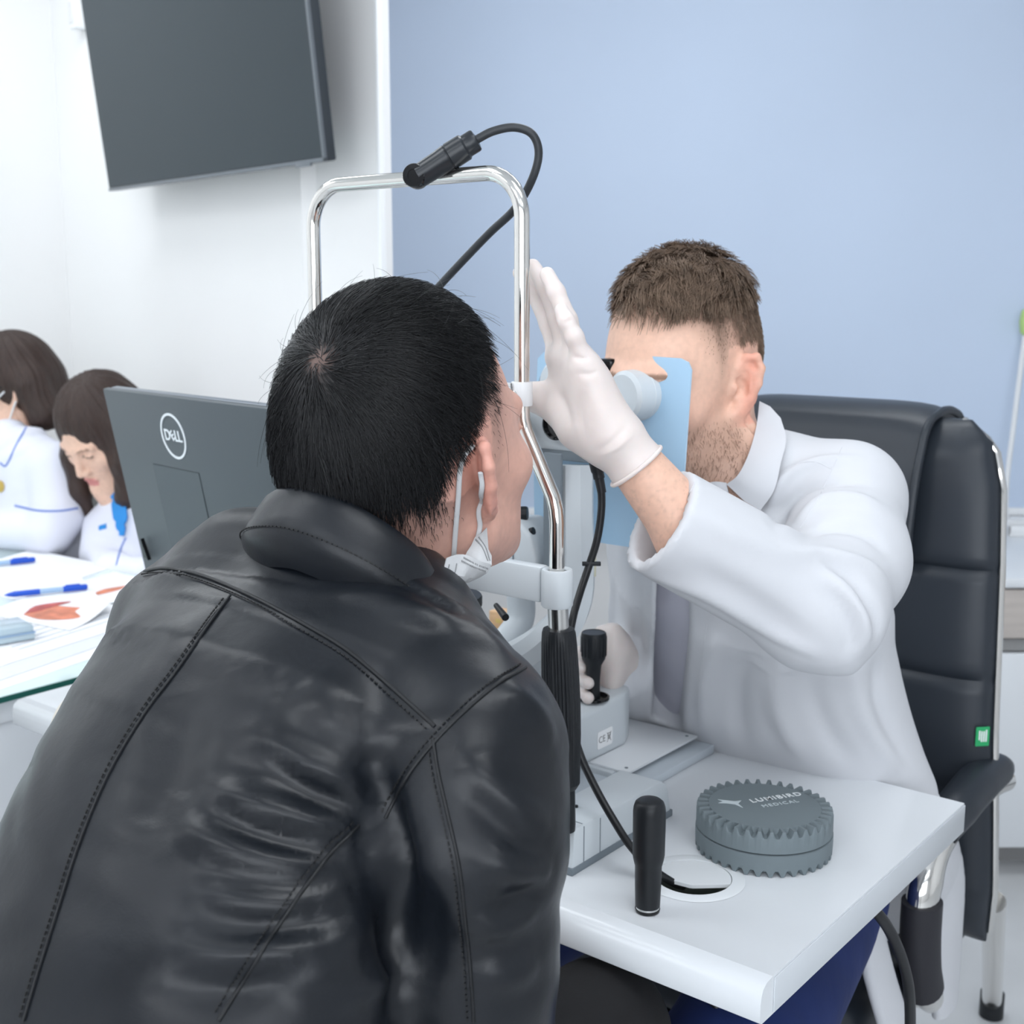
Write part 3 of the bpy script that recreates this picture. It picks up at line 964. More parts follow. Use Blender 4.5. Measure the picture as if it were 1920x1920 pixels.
add('grommet_cup', lathe([(GR - 0.002, 0.0), (GR - 0.002, 0.06), (GR - 0.004, 0.06), (GR - 0.004, 0.003), (0.0, 0.003)], gm - UP * 0.062, UP, 32), mat('cup_grey', (150, 158, 152), 0.3), tbl)
add('grommet_plug', lathe([(0.013, 0), (0.013, 0.022), (0.011, 0.026), (0.0, 0.026)], gm + np.array([0.004, -0.018, -0.058]), UP, 20), m_gro, tbl)
# column and foot
cc = TB(0.62, 0.29, 0)
add('column', box(cc + UP * 0.40, (0.06, 0.05, 0.335), TAX, 0.01), m_grey, tbl)
add('top_bracket', box(cc + UP * 0.722, (0.10, 0.09, 0.016), TAX, 0.004), m_greyd, tbl)
add('foot', merge(box(TB(0.62, 0.27, 0.05), (0.32, 0.04, 0.025), TAX, 0.012), box(TB(0.33, 0.22, 0.05), (0.03, 0.19, 0.022), TAX, 0.012), box(TB(0.91, 0.22, 0.05), (0.03, 0.19, 0.022), TAX, 0.012)), m_grey, tbl)
for a, b in ((0.33, 0.05), (0.33, 0.39), (0.91, 0.05), (0.91, 0.39)):
    add('caster', lathe([(0.0, 0), (0.014, 0.001), (0.016, 0.012), (0.012, 0.028)], TB(a, b, 0), UP, 16), m_black, tbl)

# ------------------------------------------------------------------ slit lamp
def G(px, py, gy):
    r = ray(px, py)
    return CAM + r * (gy / r[1])
R0 = np.array([0.0099, 1.247, 0.0])
def FR(s, z, b=0.0):
    return R0 + A3 * s + B3 * b + UP * z
ZT = 1.4975
FW = 0.30
sl = thing('slit_lamp', 'grey ophthalmic slit lamp with chrome head frame on the instrument table', 'slit lamp', FR(0.15, TABLE_Z, 0.1))
lean = np.array([0.011, 0, 0])
def pole(sgn):
    s0 = 0 if sgn < 0 else FW
    q = []
    for s, z in ((-0.045, 0.832), (-0.045, 1.0), (-0.045, 1.10), (-0.045, 1.155), (-0.0435, 1.168), (-0.040, 1.18), (-0.005, 1.243), (-0.001, 1.254), (0, 1.268), (0, 1.30)):
        w = FR(s0 + (s if sgn < 0 else -s), z)
        w = w + lean * (1 - min(1, (z - 0.83) / 0.26)) * (1 if sgn < 0 else -1)
        q.append(w)
    return q
RC = 0.045
left_to_top = [FR(RC - RC * math.cos(t), ZT - RC + RC * math.sin(t)) for t in np.linspace(0, math.pi / 2, 10)]
right_arc = [FR(FW - RC + RC * math.sin(t), ZT - RC + RC * math.cos(t)) for t in np.linspace(0, math.pi / 2, 10)]
path = pole(-1) + [FR(0, 1.36)] + left_to_top + right_arc + [FR(FW, 1.36)] + pole(1)[::-1]
add('head_frame', tube(path, 0.0078, 18), m_chrome, sl)
for sgn in (-1, 1):
    s0 = 0 if sgn < 0 else FW
    pl = pole(sgn)
    lo_, hi_ = pl[0], pl[2]
    at = lambda z: lo_ + (hi_ - lo_) * (z - lo_[2]) / (hi_[2] - lo_[2])
    # ribbed grip
    n = 96
    V, F_ = [], []
    st = [(0.013, 0.876), (0.0165, 0.882), (0.0172, 0.90), (0.0192, 0.935), (0.0198, 0.97), (0.0192, 1.005), (0.0182, 1.03), (0.0172, 1.042), (0.0158, 1.046), (0.009, 1.0465)]
    for j, (r, z) in enumerate(st):
        c = at(z)
        for i in range(n):
            t = 2 * math.pi * i / n
            rr = r - (0.0007 if (i % 3 == 0 and 1 < j < 7) else 0)
            V.append(c + np.array([rr * math.cos(t), rr * math.sin(t), 0]))
    for j in range(len(st) - 1):
        for i in range(n):
            F_.append((j * n + i, j * n + (i + 1) % n, (j + 1) * n + (i + 1) % n, (j + 1) * n + i))
    g_ = add('hand_grip', (V, F_), m_black, sl, angle=25)
    add('grip_sleeve', tube([at(0.829), at(0.835), at(0.88)], [0.0098, 0.0105, 0.0112], 24), m_black, sl)
    add('steel_collar', tube([at(1.04), at(1.072)], 0.0105, 24), m_steel, sl)
    c1 = at(1.089)
    add('bar_clamp', lathe([(0.0095, -0.02), (0.0148, -0.02), (0.0162, -0.018), (0.0162, 0.016), (0.0150, 0.0185), (0.0120, 0.0187), (0.0098, 0.017), (0.0092, 0.010)], c1, UP, 36), m_grey, sl)
    # forehead band clip
    cl = add('band_clip', lathe([(0.0079, -0.012), (0.0105, -0.012), (0.0108, -0.0115), (0.0108, 0.0115), (0.0105, 0.012), (0.0079, 0.012)], FR(s0, 1.281), UP, 28), m_cloth_w, sl)
    sc_c = FR(s0, 1.281) + unit(np.array([-0.75, -0.66, 0])) * 0.0105
    add('clip_screw', lathe([(0.004, -0.002), (0.004, 0.0012), (0.003, 0.0022), (0.0012, 0.0024), (0.0010, 0.0012)], sc_c, unit(np.array([-0.75, -0.66, 0])), 16), m_steel, cl)
# forehead band between the poles
fb = spline([FR(0.004, 1.281, -0.012), FR(0.06, 1.281, 0.012), FR(0.15, 1.281, 0.022), FR(0.24, 1.281, 0.012), FR(FW - 0.004, 1.281, -0.012)], 6)
V = np.concatenate([fb + UP * 0.011 - B3 * 0.001, fb - UP * 0.011 - B3 * 0.001, fb - UP * 0.011 + B3 * 0.001, fb + UP * 0.011 + B3 * 0.001]); k = len(fb)
F_ = [(j * k + i, j * k + i + 1, ((j + 1) % 4) * k + i + 1, ((j + 1) % 4) * k + i) for j in range(4) for i in range(k - 1)]
add('forehead_band', (V, F_), m_cloth_w, sl)
# chin rest bar, ball screw and cup
zb = 1.092
lat = -0.045
add('chin_bar', box(FR(lat + 0.195, zb - 0.002), (0.18, 0.008, 0.0185), TAX, 0.003), m_grey, sl)
bs = FR(0.052, zb + 0.0165)
bsx = add('bar_screw', lathe([(0.0045, 0), (0.0045, 0.004), (0.0032, 0.005), (0.0032, 0.010), (0.0058, 0.0125), (0.0066, 0.0155), (0.0058, 0.019), (0.003, 0.021), (0.0, 0.0214)], bs, UP, 20), m_steel, sl)
bs2 = FR(0.248, zb + 0.0165)
add('bar_screw', lathe([(0.0045, 0), (0.0045, 0.004), (0.0032, 0.005), (0.0032, 0.010), (0.0058, 0.0125), (0.0066, 0.0155), (0.0058, 0.019), (0.003, 0.021), (0.0, 0.0214)], bs2, UP, 20), m_steel, sl)
# cup: curved black saddle
V, F_ = [], []
na, nb_ = 14, 8
for i in range(na + 1):
    for j in range(nb_ + 1):
        u = -1 + 2 * i / na; w = j / nb_
        s = 0.125 + u * 0.05
        zz = zb + 0.022 + 0.026 * u * u + 0.02 * w * w
        V.append(FR(s, zz, -0.055 + 0.05 * w))
top = np.array(V)
f1 = [(i * (nb_ + 1) + j, (i + 1) * (nb_ + 1) + j, (i + 1) * (nb_ + 1) + j + 1, i * (nb_ + 1) + j + 1) for i in range(na) for j in range(nb_)]
k = len(top)
rim = [i * (nb_ + 1) for i in range(na + 1)] + [na * (nb_ + 1) + j for j in range(1, nb_ + 1)] + [i * (nb_ + 1) + nb_ for i in range(na - 1, -1, -1)] + [j for j in range(nb_ - 1, 0, -1)]
add('chin_cup', (np.concatenate([top, top - UP * 0.005]), f1 + [tuple(q + k for q in reversed(x)) for x in f1] + [(rim[i], rim[(i + 1) % len(rim)], rim[(i + 1) % len(rim)] + k, rim[i] + k) for i in range(len(rim))]), m_blackg, sl)
add('cup_post', cyl(FR(0.125, zb - 0.02, -0.02), FR(0.125, zb + 0.022, -0.02), 0.011, 20), m_greyd, sl)
# height ring below the chin rest
rc = FR(0.105, 1.052, -0.012)
add('chin_pillar', lathe([(0.040, -0.085), (0.038, -0.05), (0.034, -0.03), (0.046, -0.022), (0.046, -0.012), (0.030, -0.002), (0.030, 0.028), (0.022, 0.036), (0.0, 0.037)], rc, UP, 36), m_grey, sl)
n = 80
prof_ = [(0.0465, -0.002), (0.0475, 0.0), (0.0475, 0.008), (0.0465, 0.010), (0.030, 0.011)]
V, F_ = [], []
for j, (r, h) in enumerate(prof_):
    for i in range(n):
        t = 2 * math.pi * i / n
        rr = r - (0.0008 if i % 4 == 0 and j in (1, 2) else 0)
        V.append(rc + np.array([rr * math.cos(t), rr * math.sin(t), h - 0.002]))
for j in range(len(prof_) - 1):
    for i in range(n):
        F_.append((j * n + i, j * n + (i + 1) % n, (j + 1) * n + (i + 1) % n, (j + 1) * n + i))
add('height_ring', (V, F_), m_black, sl, angle=25)
add('lever', tube([G(930, 1135, 1.33), G(948, 1158, 1.30)], [0.003, 0.0042], 10), m_black, sl)
# base rails on the table
def rail(a0):
    pr = [(0.066, 0.0), (0.262, 0.0), (0.260, 0.012), (0.256, 0.030), (0.249, 0.044), (0.238, 0.050), (0.075, 0.050), (0.070, 0.047), (0.067, 0.010)]
    V = []
    for a in (a0 - 0.028, a0 + 0.028):
        V += [TB(a, b, TABLE_Z + z) for b, z in pr]
    k = len(pr)
    bm = bmesh.new()
    vs_ = [bm.verts.new(q) for q in V]
    bm.faces.new(vs_[:k]); bm.faces.new(vs_[k:][::-1])
    for i in range(k):
        bm.faces.new((vs_[i], vs_[k + i], vs_[k + (i + 1) % k], vs_[(i + 1) % k]))
    bmesh.ops.recalc_face_normals(bm, faces=list(bm.faces))
    bmesh.ops.bevel(bm, geom=[e for e in bm.edges if e.calc_length() > 0.0009], offset=0.002, segments=2, affect='EDGES', profile=0.5)
    return bm_out(bm)
for a0 in (0.282, 0.66):
    r_ = add('base_rail', rail(a0), m_grey, sl)
    add('rail_foot', box(TB(a0, 0.164, TABLE_Z + 0.004), (0.0295, 0.0995, 0.004), TAX, 0.001), m_greyd, r_)
    add('end_screw', lathe([(0.0065, 0), (0.0065, 0.001), (0.005, 0.0016), (0.0025, 0.0012), (0.0024, -0.001), (0.0, -0.001)], TB(a0, 0.0665, TABLE_Z + 0.029), -B3, 20), m_steel, r_)
    add('panel_joint', merge(box(TB(a0 - 0.0281, 0.087, TABLE_Z + 0.027), (0.0003, 0.0006, 0.021), TAX), box(TB(a0, 0.087, TABLE_Z + 0.0501), (0.026, 0.0006, 0.0003), TAX),
                             box(TB(a0 - 0.0281, 0.117, TABLE_Z + 0.027), (0.0003, 0.0005, 0.020), TAX)), m_greyd, r_)
    add('peg', lathe([(0.0025, 0), (0.0025, 0.002), (0.0, 0.0026)], TB(a0 + 0.005, 0.118, TABLE_Z + 0.05), UP, 12), m_black, r_)
# cross axle between the rails
add('cross_axle', tube([TB(0.31, 0.145, TABLE_Z + 0.03), TB(0.632, 0.145, TABLE_Z + 0.03)], 0.006, 14), m_steel, sl)
# slide plate and block
m_gloss = mat('slide_plate_glass', (205, 214, 222), 0.08)
add('slide_bed', box(TB(0.47, 0.30, TABLE_Z + 0.006), (0.155, 0.17, 0.006), TAX, 0.002), m_gloss, sl)
add('slide_block', box(TB(0.52, 0.378, TABLE_Z + 0.0125), (0.165, 0.09, 0.0065), TAX, 0.002), m_grey, sl)
sp_ = add('slide_plate', box(TB(0.52, 0.378, TABLE_Z + 0.0205), (0.184, 0.083, 0.0018), TAX, 0.0008), mat('plate_white', (230, 234, 238), 0.3), sl)
for a, b in ((0.346, 0.306), (0.346, 0.450), (0.70, 0.450)):
    add('plate_screw', lathe([(0.0024, 0), (0.0022, 0.0007), (0.0, 0.0008)], TB(a, b, TABLE_Z + 0.0222), UP, 12), m_greyd, sp_)
# joystick housing
ZB = TABLE_Z + 0.0225
hp = [(-0.09, -0.16), (0.085, -0.16), (0.10, -0.13), (0.10, 0.12), (0.09, 0.155), (-0.055, 0.162), (-0.083, 0.152), (-0.095, 0.125), (-0.095, -0.14)]
bmh = prism(hp, TB(0.485, 0.245, ZB), np.array([A3, B3, UP]), 0.068, 0.007, 3)
vv_ = bmh[0].copy()
bq = (vv_ - TB(0.485, 0.245, 0)) @ B3
hi = vv_[:, 2] > ZB + 0.04
vv_[hi, 2] += np.interp(bq[hi], [-0.16, -0.04, 0.02, 0.13], [-0.012, -0.004, 0.004, 0.004])
add('joystick_housing', (vv_, bmh[1]), m_grey, sl, angle=40)
# label on the housing
lc = TB(0.3895, 0.322, ZB + 0.024)
lax = np.array([B3, UP, -A3])
lb = add('type_label', prism(rrect(0.0165, 0.0115, 0.003), lc, lax, 0.0004), mat('label_white', (244, 246, 248), 0.4), sl)
m_print_k = mat('print_black', (38, 40, 44), 0.5)
add('label_lettering', text_shape('CE', 0.0125, lc - B3 * 0.007 - A3 * 0.0006, lax, 0.0001, bold=-0.0002), m_print_k, lb)
def stroke(p, q, w, c, ax, lift):
    p3 = c + ax[0] * p[0] + ax[1] * p[1] + ax[2] * lift; q3 = c + ax[0] * q[0] + ax[1] * q[1] + ax[2] * lift
    return box((p3 + q3) / 2, (np.linalg.norm(q3 - p3) / 2, w, 0.0001), frame(ax[2], q3 - p3))
bin_ = [((-0.003, 0.004), (-0.002, -0.003)), ((0.003, 0.004), (0.002, -0.003)), ((-0.0035, 0.0045), (0.0035, 0.0045)), ((-0.002, -0.003), (0.002, -0.003)), ((-0.0045, 0.006), (0.0045, -0.0065)), ((0.0045, 0.006), (-0.0045, -0.0065))]
add('crossed_bin_mark', merge(*[stroke((p[0] + 0.0085, p[1]), (q[0] + 0.0085, q[1]), 0.0003, lc, lax, 0.0006) for p, q in bin_]), m_print_k, lb)
add('housing_screw', lathe([(0.0032, 0), (0.003, 0.0012), (0.0, 0.0016)], TB(0.3895, 0.115, ZB + 0.012), -A3, 14), m_steel, sl)
# joystick
jb = np.array(T(1112, 1306, ZB + 0.074))
add('joystick_well', lathe([(0.021, -0.002), (0.021, 0.001), (0.0185, 0.0018), (0.0165, -0.004), (0.0, -0.005)], jb, UP, 32), m_blackg, sl)
add('joystick', lathe([(0.009, -0.004), (0.0085, 0.02), (0.0095, 0.035), (0.0102, 0.042), (0.0148, 0.050), (0.0155, 0.054), (0.0162, 0.080), (0.0155, 0.0835), (0.0145, 0.0845), (0.0140, 0.0838), (0.0, 0.0838)], jb, UP, 36), m_black, sl)
jr = []
for i in range(18):
    t = 2 * math.pi * i / 18
    d_ = np.array([math.cos(t), math.sin(t), 0])
    jr.append(box(jb + d_ * 0.0159 + UP * 0.067, (0.0007, 0.0012, 0.0125), frame(UP, d_), 0.0003))
add('joystick_ribs', merge(*jr), m_black, sl)
# column, curved arm
arm = [G(1078, 872, 1.40), G(1078, 960, 1.395), G(1080, 1060, 1.39), G(1076, 1120, 1.385), G(1056, 1170, 1.375), G(1015, 1210, 1.37), G(965, 1238, 1.37), G(920, 1250, 1.37)]
add('microscope_arm', tube(spline(arm, 8), [0.024, 0.024, 0.0245, 0.0245, 0.024, 0.023, 0.022, 0.022], 8, up=B3, flat=0.75), m_grey, sl, angle=25)
pc = G(1060, 985, 1.40) - B3 * 0.0185
add('arm_panel', box(pc + A3 * 0.004, (0.0125, 0.0022, 0.085), TAX, 0.0015), m_greyd, sl)
add('arm_base', lathe([(0.05, 0), (0.05, 0.02), (0.042, 0.045), (0.036, 0.06), (0.0, 0.062)], G(945, 1315, 1.40), UP, 36), m_grey, sl)
add('cable_holder', box(G(1107, 1060, 1.385), (0.006, 0.004, 0.013), TAX, 0.0015), mat('cream_plastic', (226, 222, 196), 0.4), sl)
# microscope head
hc = G(1052, 800, 1.42)
add('microscope_head', prism(rrect(0.074, 0.030, 0.014), hc + A3 * 0.006, np.array([A3, UP, B3]) * np.array([[1], [1], [1]]), 0.07, 0.006), m_grey, sl)
add('head_base', box(hc - UP * 0.033 + B3 * 0.03, (0.05, 0.03, 0.006), TAX, 0.002), m_greyd, sl)
for q, r in ((G(1050, 795, 1.418), 0.018), (G(972, 800, 1.44), 0.020)):
    add('objective', lathe([(r, -0.004), (r, 0.006), (r * 0.85, 0.008), (r * 0.8, 0.003), (0.0, 0.002)], q - B3 * 0.004, -B3, 32), m_blackg, sl)
# binocular tubes through the shield
SH = 1.445                                       # ground distance of the shield plane at its middle
for (px, py, gy) in ((1172, 742, 1.415), (1040, 722, 1.50)):
    c0 = G(px, py, gy)
    hs_ = add('prism_housing', lathe([(0.0, -0.004), (0.024, -0.004), (0.0285, 0.0), (0.0295, 0.02), (0.0300, 0.0205), (0.0300, 0.042), (0.0275, 0.050), (0.018, 0.054), (0.0, 0.054)], c0, unit(B3 + np.array([0.25, -0.1, 0.02])), 40), m_grey, sl)
    ax_ = unit(B3 + np.array([0.1, 0, 0.06]))
    e0 = c0 + unit(B3 + np.array([0.25, -0.1, 0.02])) * 0.052 + UP * 0.002
    add('eyepiece', lathe([(0.017, -0.02), (0.017, 0.018), (0.0195, 0.020), (0.0205, 0.032), (0.0185, 0.040), (0.012, 0.041), (0.0, 0.038)], e0, ax_, 32), m_blackg, sl)
kn = G(1143, 690, 1.46)
add('focus_knob', lathe([(0.0, 0), (0.012, 0.001), (0.0135, 0.004), (0.0135, 0.02), (0.011, 0.023), (0.0, 0.024)], kn - UP * 0.012, UP, 28), m_blackg, sl)
# breath shield: one acrylic sheet with a notch and holes for the tubes
m_shield = mat('pale_blue_acrylic', (182, 216, 242), 0.2, trans=0.15, ior=1.3, spec=0.5)
def on_shield(px, py):
    n = B3; q = FR(0.05, 1.2, 0.226)
    r = ray(px, py)
    return CAM + r * (np.dot(q - CAM, n) / np.dot(r, n))
def sh2(px, py):
    w = on_shield(px, py) - FR(0.05, 1.2, 0.226)
    return (np.dot(w, A3), w[2])
so = [(1008, 672), (1020, 660), (1060, 658), (1075, 668), (1108, 690), (1118, 712), (1160, 706), (1176, 690), (1180, 668), (1190, 666), (1276, 672), (1290, 679), (1296, 694), (1290, 780), (1282, 900), (1276, 985), (1262, 1010), (1250, 1026), (1236, 1034), (1140, 1020), (1040, 1002), (1012, 996), (1002, 985), (1001, 900), (1004, 780)]
so2 = [sh2(*q) for q in so]
holes = []
for (px, py, r) in ((1188, 740, 0.0315), (1046, 727, 0.030)):
    c = sh2(px, py)
    holes.append([(c[0] + r * math.cos(t), c[1] + r * 0.95 * math.sin(t)) for t in np.linspace(0, 2 * math.pi, 28, endpoint=False)])
o2 = dens(so2, 0.012)
pts = [Vector(p) for p in o2]; ed = [(i, (i + 1) % len(o2)) for i in range(len(o2))]
for h in holes:
    n0 = len(pts); pts += [Vector(p) for p in h]
    ed += [(n0 + i, n0 + (i + 1) % len(h)) for i in range(len(h))]
vv, _, ff, _, _, _ = delaunay_2d_cdt(pts, ed, [], 2, 1e-6)
def pin(poly, x, y):
    c = False; j = len(poly) - 1
    for i in range(len(poly)):
        xi, yi = poly[i]; xj, yj = poly[j]
        if (yi > y) != (yj > y) and x < (xj - xi) * (y - yi) / (yj - yi) + xi: c = not c
        j = i
    return c
keep = []
for f in ff:
    x = sum(vv[i].x for i in f) / len(f); y = sum(vv[i].y for i in f) / len(f)
    if pin(so2, x, y) and not any(pin(h, x, y) for h in holes):
        keep.append(f)
q0 = FR(0.05, 1.2, 0.226)
Vs = [q0 + A3 * q.x + UP * q.y for q in vv]; k = len(Vs)
Vs += [q + B3 * 0.0025 for q in Vs]
es = {}
for f in keep:
    for i in range(len(f)): es[(f[i], f[(i + 1) % len(f)])] = 1
Fs = list(keep) + [tuple(i + k for i in reversed(f)) for f in keep] + [(b, a, a + k, b + k) for (a, b) in es if (b, a) not in es]
add('breath_shield', (Vs, Fs), m_shield, sl, smooth=False)
# illumination tower beyond the chin rest
it = G(955, 1030, 1.43)
tw = add('lamp_tower', prism([(-0.034, -0.05), (0.026, -0.05), (0.026, 0.02), (0.018, 0.034), (-0.012, 0.036), (-0.03, 0.02), (-0.04, -0.01)], it, np.array([A3, UP, B3]), 0.05, 0.005, 3), m_grey, sl)
add('tower_groove', box(it - UP * 0.01 - B3 * 0.0004 - A3 * 0.006, (0.0008, 0.0006, 0.036), TAX), m_greyd, tw)
add('tower_groove', box(it + UP * 0.008 - B3 * 0.0004 + A3 * 0.010, (0.0008, 0.0006, 0.024), TAX), m_greyd, tw)
kt = G(961, 963, 1.44)
add('lamp_knob', lathe([(0.0, -0.018), (0.0075, -0.018), (0.0085, -0.016), (0.0085, 0.016), (0.0075, 0.018), (0.0, 0.018)], kt, unit(np.array([1, -0.2, 0.05])), 24), m_black, sl)
lv = [G(968, 1002, 1.43), G(985, 1000, 1.425), G(1001, 995, 1.42)]
add('lamp_lever', tube(lv, [0.0018, 0.0045, 0.0045], 12), m_black, sl)
add('lamp_arm', tube(spline([it - UP * 0.045 + B3 * 0.02, it - UP * 0.09 + B3 * 0.02, G(935, 1225, 1.42), G(940, 1285, 1.41)], 6), 0.017, 14), m_grey, sl)
# gooseneck fixation lamp
neck = [G(597, 770, 1.435), P(700, 660, 1.42), P(790, 572, 1.385), P(850, 508, 1.35), P(915, 440, 1.318), P(965, 392, 1.29), P(997, 338, 1.268), P(1010, 288, 1.258), P(998, 252, 1.252), P(965, 239, 1.25), P(925, 246, 1.25), P(893, 262, 1.25)]
fl = add('gooseneck', tube(spline(neck, 10), 0.0043, 14), mat('gooseneck_black', (42, 46, 50), 0.38, bump=(1500, 0.3, 0.0006)), sl)
h0, h1 = P(895, 261, 1.25), P(778, 335, 1.262)
hd = unit(h1 - h0); L = np.linalg.norm(h1 - h0)
m_lampb = mat('lamp_black', (34, 38, 43), 0.3)
add('lamp_head', lathe([(0.0048, 0), (0.0105, 0.001), (0.0115, 0.003), (0.0115, 0.013), (0.0135, 0.015), (0.0138, 0.032), (0.0128, 0.033), (0.0128, 0.0335), (0.0136, 0.034), (0.0125, 0.045), (0.0118, L * 0.93), (0.0, L * 0.93)], h0, hd, 32), m_lampb, fl)
fz = unit(np.array([-0.25, -0.9, 0.1]))
add('lamp_tip', lathe([(0.0, -0.008), (0.0115, -0.008), (0.0120, -0.006), (0.0120, 0.007), (0.0112, 0.0085), (0.006, 0.0086), (0.0058, 0.0078), (0.0, 0.0078)], P(780, 331, 1.26), fz, 28), m_blackg, fl)
# instrument cable
cab = [P(1116, 858, 1.325), P(1125, 900, 1.325), P(1128, 950, 1.33), P(1120, 1010, 1.335), P(1103, 1065, 1.34), P(1088, 1110, 1.335), P(1074, 1160, 1.32), P(1066, 1215, 1.315), P(1066, 1290, 1.32), P(1073, 1360, 1.325), P(1090, 1420, 1.325), P(1118, 1480, 1.315), P(1152, 1540, 1.30), P(1185, 1590, 1.29), P(1225, 1630, 1.285), T(1262, 1655, TABLE_Z - 0.004), T(1280, 1662, TABLE_Z - 0.03)]
cb_ = add('power_cable', tube(spline(cab, 8), 0.0042, 12), m_blackc, sl)
add('cable_plug', lathe([(0.0075, 0.0), (0.0080, 0.014), (0.0072, 0.026), (0.0062, 0.028), (0.0062, 0.034), (0.0052, 0.035), (0.0048, 0.05)], P(1112, 838, 1.325), unit(P(1124, 900, 1.325) - P(1112, 838, 1.325)), 20), m_black, cb_)
add('cable_tie', box(P(1109, 1057, 1.338), (0.010, 0.0022, 0.0022), None, 0.0006), m_black, cb_)

# ------------------------------------------------------------------ small wooden block on the desk behind the instrument
m_wood = mat('pale_wood', (222, 182, 140), 0.5, var=(20, 0.12), stretch=(1, 1, 6))
wbp = TB(0.80, 0.30, TABLE_Z)
dlt = T(945, 1185, TABLE_Z)
wk = thing('wooden_block', 'small pale wooden block standing behind the chin rest', 'block', dlt)
add('block', box(dlt + UP * 0.020, (0.022, 0.016, 0.02), TAX, 0.002), m_wood, wk)
add('block_mark', prism(rrect(0.006, 0.004, 0.0015), dlt + UP * 0.024 - B3 * 0.0163, np.array([A3, UP, -B3]), 0.0004), mat('gold_mark', (224, 196, 120), 0.4), wk)

# ------------------------------------------------------------------ black handle standing on the table
hb = np.array(T(1214, 1708, TABLE_Z))
hh = thing('hand_control', 'upright black soft-grip hand control standing on the white table', 'control', hb)
add('grip', lathe([(0.0122, 0.006), (0.0130, 0.03), (0.0132, 0.048), (0.0140, 0.051), (0.0150, 0.055), (0.0158, 0.06), (0.0160, 0.104), (0.0155, 0.109), (0.0140, 0.1135), (0.011, 0.116), (0.004, 0.1168), (0.0, 0.1168)], hb, UP, 40), m_black, hh)
add('steel_ring', lathe([(0.0115, 0.0035), (0.0118, 0.0038), (0.0118, 0.0062), (0.0115, 0.0065)], hb, UP, 32), m_steel, hh)
add('foot_ring', lathe([(0.0, 0.0), (0.0108, 0.0), (0.0122, 0.001), (0.0124, 0.0034), (0.0110, 0.0036), (0.0, 0.0036)], hb, UP, 32), m_blackg, hh)

# ------------------------------------------------------------------ toothed grey disc
m_disc = mat('grey_rubber_disc', (110, 121, 126), 0.62, bump=(900, 0.08, 0.0004))
dc = TB(0.0, 0.0, 0) * 0 + np.array([0.276, 1.283, TABLE_Z])
pd = thing('toothed_disc', 'round grey rubber disc with toothed rim and white lettering', 'disc', dc)
NT, SUB = 36, 8
N_ = NT * SUB
def groove(i):
    t = (i % SUB) / SUB
    return 0.5 - 0.5 * math.cos(2 * math.pi * t) if True else 0
gv = np.array([(lambda x: x * x * (3 - 2 * x))(min(1, max(0, (groove(i) - 0.22) / 0.5))) for i in range(N_)])
def ring(r, z):
    t = np.arange(N_) * 2 * math.pi / N_ + 0.08
    r = r if not np.isscalar(r) else np.full(N_, r)
    z = z if not np.isscalar(z) else np.full(N_, z)
    return np.stack([r * np.cos(t), r * np.sin(t), z], 1) + dc
def rings(rs):
    V = np.concatenate(rs); F_ = []
    for j in range(len(rs) - 1):
        for i in range(N_):
            F_.append((j * N_ + i, j * N_ + (i + 1) % N_, (j + 1) * N_ + (i + 1) % N_, (j + 1) * N_ + i))
    F_.append(tuple((len(rs) - 1) * N_ + i for i in range(N_)))
    F_.append(tuple(i for i in range(N_ - 1, -1, -1)))
    return V, F_
RD = 0.0735
up_ = rings([ring(RD - 0.002, 0.0252), ring(RD, 0.0262), ring(RD, 0.0455 - 0.0065 * gv), ring(RD - 0.0012, 0.0500 - 0.0075 * gv), ring(0.0612, 0.0500 - 0.0070 * gv), ring(0.0604, 0.0494), ring(0.058, 0.0494)])
lo2 = rings([ring(0.060, 0.0), ring(RD - 0.001, 0.0065 * gv), ring(RD, 0.001 + 0.0065 * gv), ring(RD + 0.0006, 0.012), ring(RD + 0.0006, 0.0238), ring(RD - 0.002, 0.0248)])
add('upper_half', up_, m_disc, pd, angle=35)
add('lower_half', lo2, m_disc, pd, angle=35)
zl = TABLE_Z + 0.0496
e0, e1 = T(1400, 1503.5, zl), T(1509, 1487, zl)
ex = unit(e1 - e0); ey = np.cross(UP, ex)
lax = np.array([ex, ey, UP])
m_wl = mat('white_lettering', (236, 240, 242), 0.5)
m_gl = mat('grey_lettering', (196, 206, 210), 0.5)
add('lettering', text_shape('LUMIBIRD', 0.0124, (e0 + e1) / 2, lax, 0.0002, bold=0.0001, spacing=1.22), m_wl, pd)
g0, g1 = T(1423, 1512.5, zl), T(1502, 1501, zl)
add('lettering', text_shape('MEDICAL', 0.0092, (g0 + g1) / 2, lax, 0.0002, bold=0.0, spacing=1.25), m_gl, pd)
bm_ = [(1346, 1499), (1356, 1502.5), (1347, 1505.5), (1363, 1506), (1378, 1508), (1393, 1514.5), (1384, 1506.5), (1390, 1501), (1378, 1502.5), (1364, 1501)]
bp = [T(x, y, zl) for x, y in bm_]; k = len(bp)
add('bird_mark', (np.concatenate([np.array(bp) + UP * 0.0002, np.array(bp) - UP * 0.0004]), [tuple(range(k)), ] + [(i, (i + 1) % k, (i + 1) % k + k, i + k) for i in range(k)]), m_gl, pd, smooth=False)

